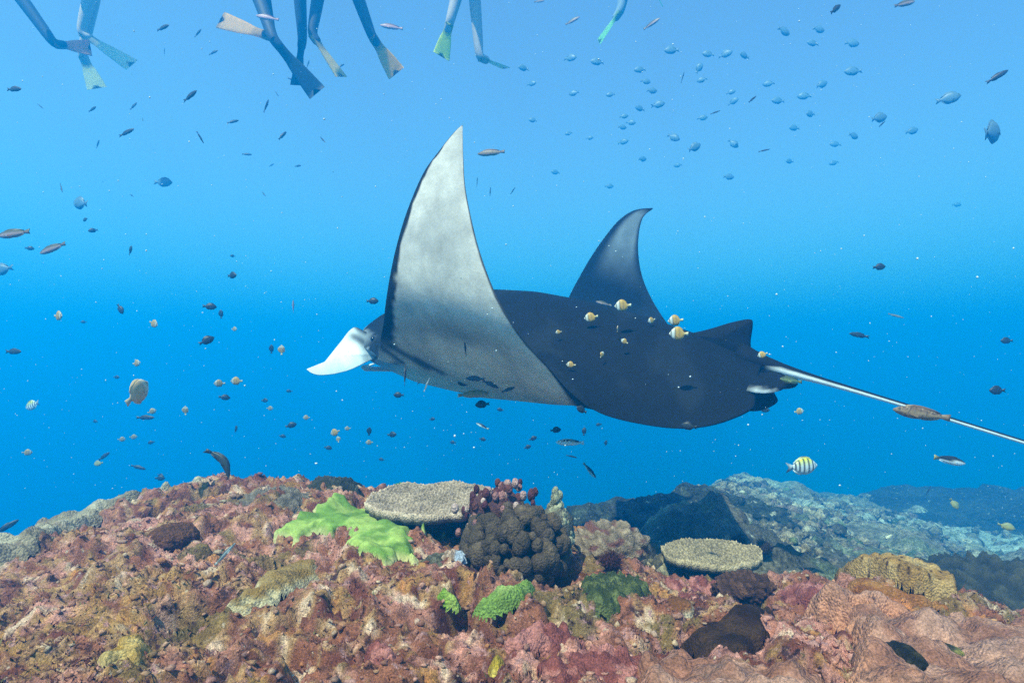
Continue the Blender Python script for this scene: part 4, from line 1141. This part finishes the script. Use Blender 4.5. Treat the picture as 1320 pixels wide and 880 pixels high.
# ------------------------------------------------------------------ snorkellers at the surface
def person_mesh(joints, edges, rad, col_fn, name='person'):
    me = bpy.data.meshes.new(name)
    me.from_pydata([tuple(p) for p in joints], edges, [])
    o = link(name, me)
    sk = o.modifiers.new('skin', 'SKIN'); sk.use_smooth_shade = True
    for i, r in enumerate(rad):
        o.data.skin_vertices[0].data[i].radius = (r, r)
    o.data.skin_vertices[0].data[0].use_root = True
    ss = o.modifiers.new('subdiv', 'SUBSURF'); ss.levels = 2; ss.render_levels = 2
    dg = bpy.context.evaluated_depsgraph_get(); dg.update()
    m2 = bpy.data.meshes.new_from_object(o.evaluated_get(dg))
    o.modifiers.clear(); o.data = m2
    v = np.array([w.co[:] for w in m2.vertices])
    a = m2.color_attributes.new('Col', 'FLOAT_COLOR', 'POINT')
    c = np.ones((len(v), 4), np.float32); c[:, :3] = col_fn(v); a.data.foreach_set('color', c.ravel())
    m2.polygons.foreach_set('use_smooth', np.ones(len(m2.polygons), bool))
    m2.materials.clear(); m2.materials.append(M_SUIT)
    return o

def swim_fin(parent, ankle, tip, w0, w1, col, edge_dir=None, curve=0.0):
    a = Vector(ankle); b = Vector(tip); ax = (b - a); L = ax.length; ax.normalize()
    side = Vector(edge_dir) if edge_dir is not None else ax.cross(Vector((0, 1, 0)))
    side = (side - ax * side.dot(ax)).normalized(); nor = ax.cross(side).normalized()
    n = 14; V = []; C = []
    for i in range(n):
        t = i / (n - 1)
        foot = t < .38
        w = w0 * (1 - .12 * math.sin(t * 8)) if foot else w0 + (w1 - w0) * ((t - .38) / .62) ** .7
        th = (.042 * (1 - t / .42) + .006) if foot else .006 * (1 - .5 * t) + .002
        if i == 0: w *= .7
        c = a + ax * (L * t) + nor * (curve * t * t)
        for k in range(12):
            q = 2 * math.pi * k / 12
            rib = 1 + (.9 if (not foot and abs(math.cos(q)) > .8) else 0)
            end = -.10 * L * (abs(math.cos(q)) < .3) * (i == n - 1)
            V.append(c + ax * end + side * (w * math.cos(q)) + nor * (th * rib * math.sin(q)))
            C.append(np.array(col) * (.75 if foot else 1.0))
    Fc = [tuple(q) for q in grid_faces(n, 12, True)]
    Fc.append(tuple(range(11, -1, -1))); Fc.append(tuple(range((n - 1) * 12, n * 12)))
    me = new_mesh('swim_fin', V, Fc, C, [M_FIN])
    o = bpy.data.objects.new('swim_fin', me); COL.objects.link(o)
    o.parent = parent; o.matrix_parent_inverse = parent.matrix_world.inverted()
    return o

def snorkeller(label, Y, hip_px, legs, suit, skin=None, away=(0.3, 1.0), finw=(.055, .105)):
    """hip_px: hip column; legs: (knee px,py),(ankle px,py),(fin tip px,py), fin colour, edge direction, dY of the ankle"""
    Y = Y * .82; hz = SURF - .12
    hip = Vector(((hip_px - CX) / F * Y, Y, hz))
    d = Vector((away[0], -away[1], 0)).normalized(); sd = Vector((d.y, -d.x, 0))
    J = [hip, hip + d * .25, hip + d * .48 + Vector((0, 0, .02)), hip + d * .58, hip + d * .72 + Vector((0, 0, -.02)), hip + d * .80 + Vector((0, 0, -.07))]
    R = [.155, .145, .15, .065, .095, .07]
    E = [(0, 1), (1, 2), (2, 3), (3, 4), (4, 5)]
    for s in (-1, 1):
        b = len(J)
        J += [hip + d * .46 + sd * s * .19, hip + d * .62 + sd * s * .34 + Vector((0, 0, -.16)), hip + d * .85 + sd * s * .28 + Vector((0, 0, -.22)), hip + d * .95 + sd * s * .27 + Vector((0, 0, -.23))]
        R += [.065, .048, .036, .03]; E += [(2, b), (b, b + 1), (b + 1, b + 2), (b + 2, b + 3)]
    ends = []
    for k, lg in enumerate(legs):
        s = -1 if k == 0 else 1
        (kx, ky), (ax_, ay_), (tx, ty), fc, ed, dY = lg
        Yk, Ya = Y + dY * .4, Y + dY
        kn = P(kx, ky, Yk); an = P(ax_, ay_, Ya); tp_ = P(tx, ty, Ya + lg[5] * .5 + (.32 if ed is None else .12))
        b = len(J)
        hj = hip + sd * s * .09 + Vector((0, 0, -.03))
        J += [hj, kn, an, an + (tp_ - an).normalized() * .12]
        R += [.11, .075, .052, .045]; E += [(0, b), (b, b + 1), (b + 1, b + 2), (b + 2, b + 3)]
        ends.append((an, tp_, fc, ed))
    ssk = np.array(skin if skin is not None else suit)
    def colf(v):
        c = np.broadcast_to(suit, v.shape).copy()
        rel = (v - np.array(hip)) @ np.array(d)
        c = mixc(c, (.02, .018, .016), sstep(.60, .66, rel) * (np.abs((v - np.array(hip)) @ np.array(sd)) < .12))
        if skin is not None:
            c = mixc(c, skin, sstep(hz - .12, hz - .22, v[:, 2]))
        return c
    o = person_mesh(J, E, R, colf)
    tag(o, label, 'person', 'snorkellers at the surface')
    for an, tp_, fc, ed in ends: swim_fin(o, an, tp_, finw[0], finw[1], fc, ed)
    return o
DARK = (.035, .045, .06)
snorkeller('snorkeller in a dark wetsuit kicking an orange-pink fin', 7.6, -40, [((20, -12), (70, 57), (117, 62), (.95, .45, .26), (0, .35, 1), 0.1), ((-10, -30), (-30, 30), (-60, 80), (.6, .25, .18), None, .4)], DARK)
snorkeller('pale-legged snorkeller with white fins crossed near the orange-pink fin', 7.9, 112, [((118, -14), (104, 42), (170, 84), (.95, .90, .72), (.2, .6, 1), 0.1), ((125, -20), (106, 70), (125, 114), (.85, .86, .62), (1, 1, .1), 0.35)], (.45, .42, .38), (.55, .45, .38), (-.2, 1))
snorkeller('snorkeller with one cream fin swept sideways and one long grey fin', 7.2, 325, [((338, -14), (350, 48), (284, 26), (.95, .62, .30), None, 0.0), ((332, -8), (352, 50), (409, 120), (.10, .13, .15), None, -.25)], DARK, None, (.1, 1), (.05, .095))
snorkeller('snorkeller in a dark wetsuit with one cream fin trailing steeply down', 7.6, 398, [((386, -12), (390, 50), (382, 110), (.06, .08, .10), (.2, 1, 0), .2), ((412, -14), (402, 44), (440, 99), (.95, .72, .34), (.5, 1, .3), -.1)], DARK, None, (.5, 1))
snorkeller('snorkeller in a dark wetsuit with a straw yellow fin hanging on one side', 7.6, 440, [((458, -12), (479, 46), (511, 95), (.92, .62, .16), None, 0), ((445, -40), (430, -30), (415, -10), (.92, .62, .16), None, .4)], DARK, None, (-.4, 1))
snorkeller('snorkeller with a lime yellow fin and bare pale legs', 7.8, 602, [((592, -16), (580, 28), (569, 73), (.85, .90, .22), None, 0), ((611, -14), (618, 74), (652, 88), (.72, .80, .60), (.2, 1, .2), 0.1)], (.40, .36, .33), (.42, .36, .32), (.2, 1))
snorkeller('snorkeller mostly out of view with a thin mint green fin', 8.2, 815, [((806, -18), (800, 14), (772, 54), (.55, .85, .55), (.3, 1, .2), 0), ((830, -40), (840, -20), (850, 0), (.55, .85, .55), None, .3)], (.2, .28, .33), None, (.4, 1))

# ------------------------------------------------------------------ drifting specks
NP = 1500
Yp = 0.9 + 6.5 * rng.random(NP) ** 0.9
pxp = rng.uniform(-60, 1380, NP); pyp = rng.uniform(-20, 640, NP)
pc = np.stack([(pxp - CX) / F * Yp, Yp, (CY - pyp) / F * Yp], -1)
v1, f1_ = ICO1
szp = (0.0009 + 0.0022 * rng.random(NP) ** 3) * (0.5 + Yp * 0.28)
Vp = v1[None] * (szp[:, None] * rng.uniform(.6, 1.3, (NP, 3)))[:, None, :] + pc[:, None, :]
Fp = f1_[None] + (np.arange(NP) * len(v1))[:, None, None]
me = new_mesh('drifting_specks', Vp.reshape(-1, 3), Fp.reshape(-1, 3), np.broadcast_to((.62, .66, .62), (NP * len(v1), 3)), [M_SPECK])
tag(link('drifting_specks', me), 'tiny pale plankton specks drifting through the water', 'plankton', kind='stuff')

# ------------------------------------------------------------------ the water itself
def box_mesh(name, a, b):
    v = [(x, y, z) for x in (a[0], b[0]) for y in (a[1], b[1]) for z in (a[2], b[2])]
    return new_mesh(name, v, [(0, 1, 3, 2), (4, 6, 7, 5), (0, 4, 5, 1), (2, 3, 7, 6), (0, 2, 6, 4), (1, 5, 7, 3)], None, (), False)
hz = link('haze', box_mesh('haze', (-125, -60, -19), (165, 135, SURF + .35)))
tag(hz, 'clear blue sea water filling the whole view', 'water', kind='stuff')
m = bpy.data.materials.new('sea_water'); m.use_nodes = True
n = m.node_tree.nodes; n.clear()
out = n.new('ShaderNodeOutputMaterial'); pv = n.new('ShaderNodeVolumePrincipled')
pv.inputs['Density'].default_value = 0.09
pv.inputs['Color'].default_value = (.003, .325, .74, 1)
pv.inputs['Absorption Color'].default_value = (0, .28, .36, 1)
pv.inputs['Anisotropy'].default_value = 0.35
m.node_tree.links.new(pv.outputs[0], out.inputs['Volume'])
hz.data.materials.append(m)
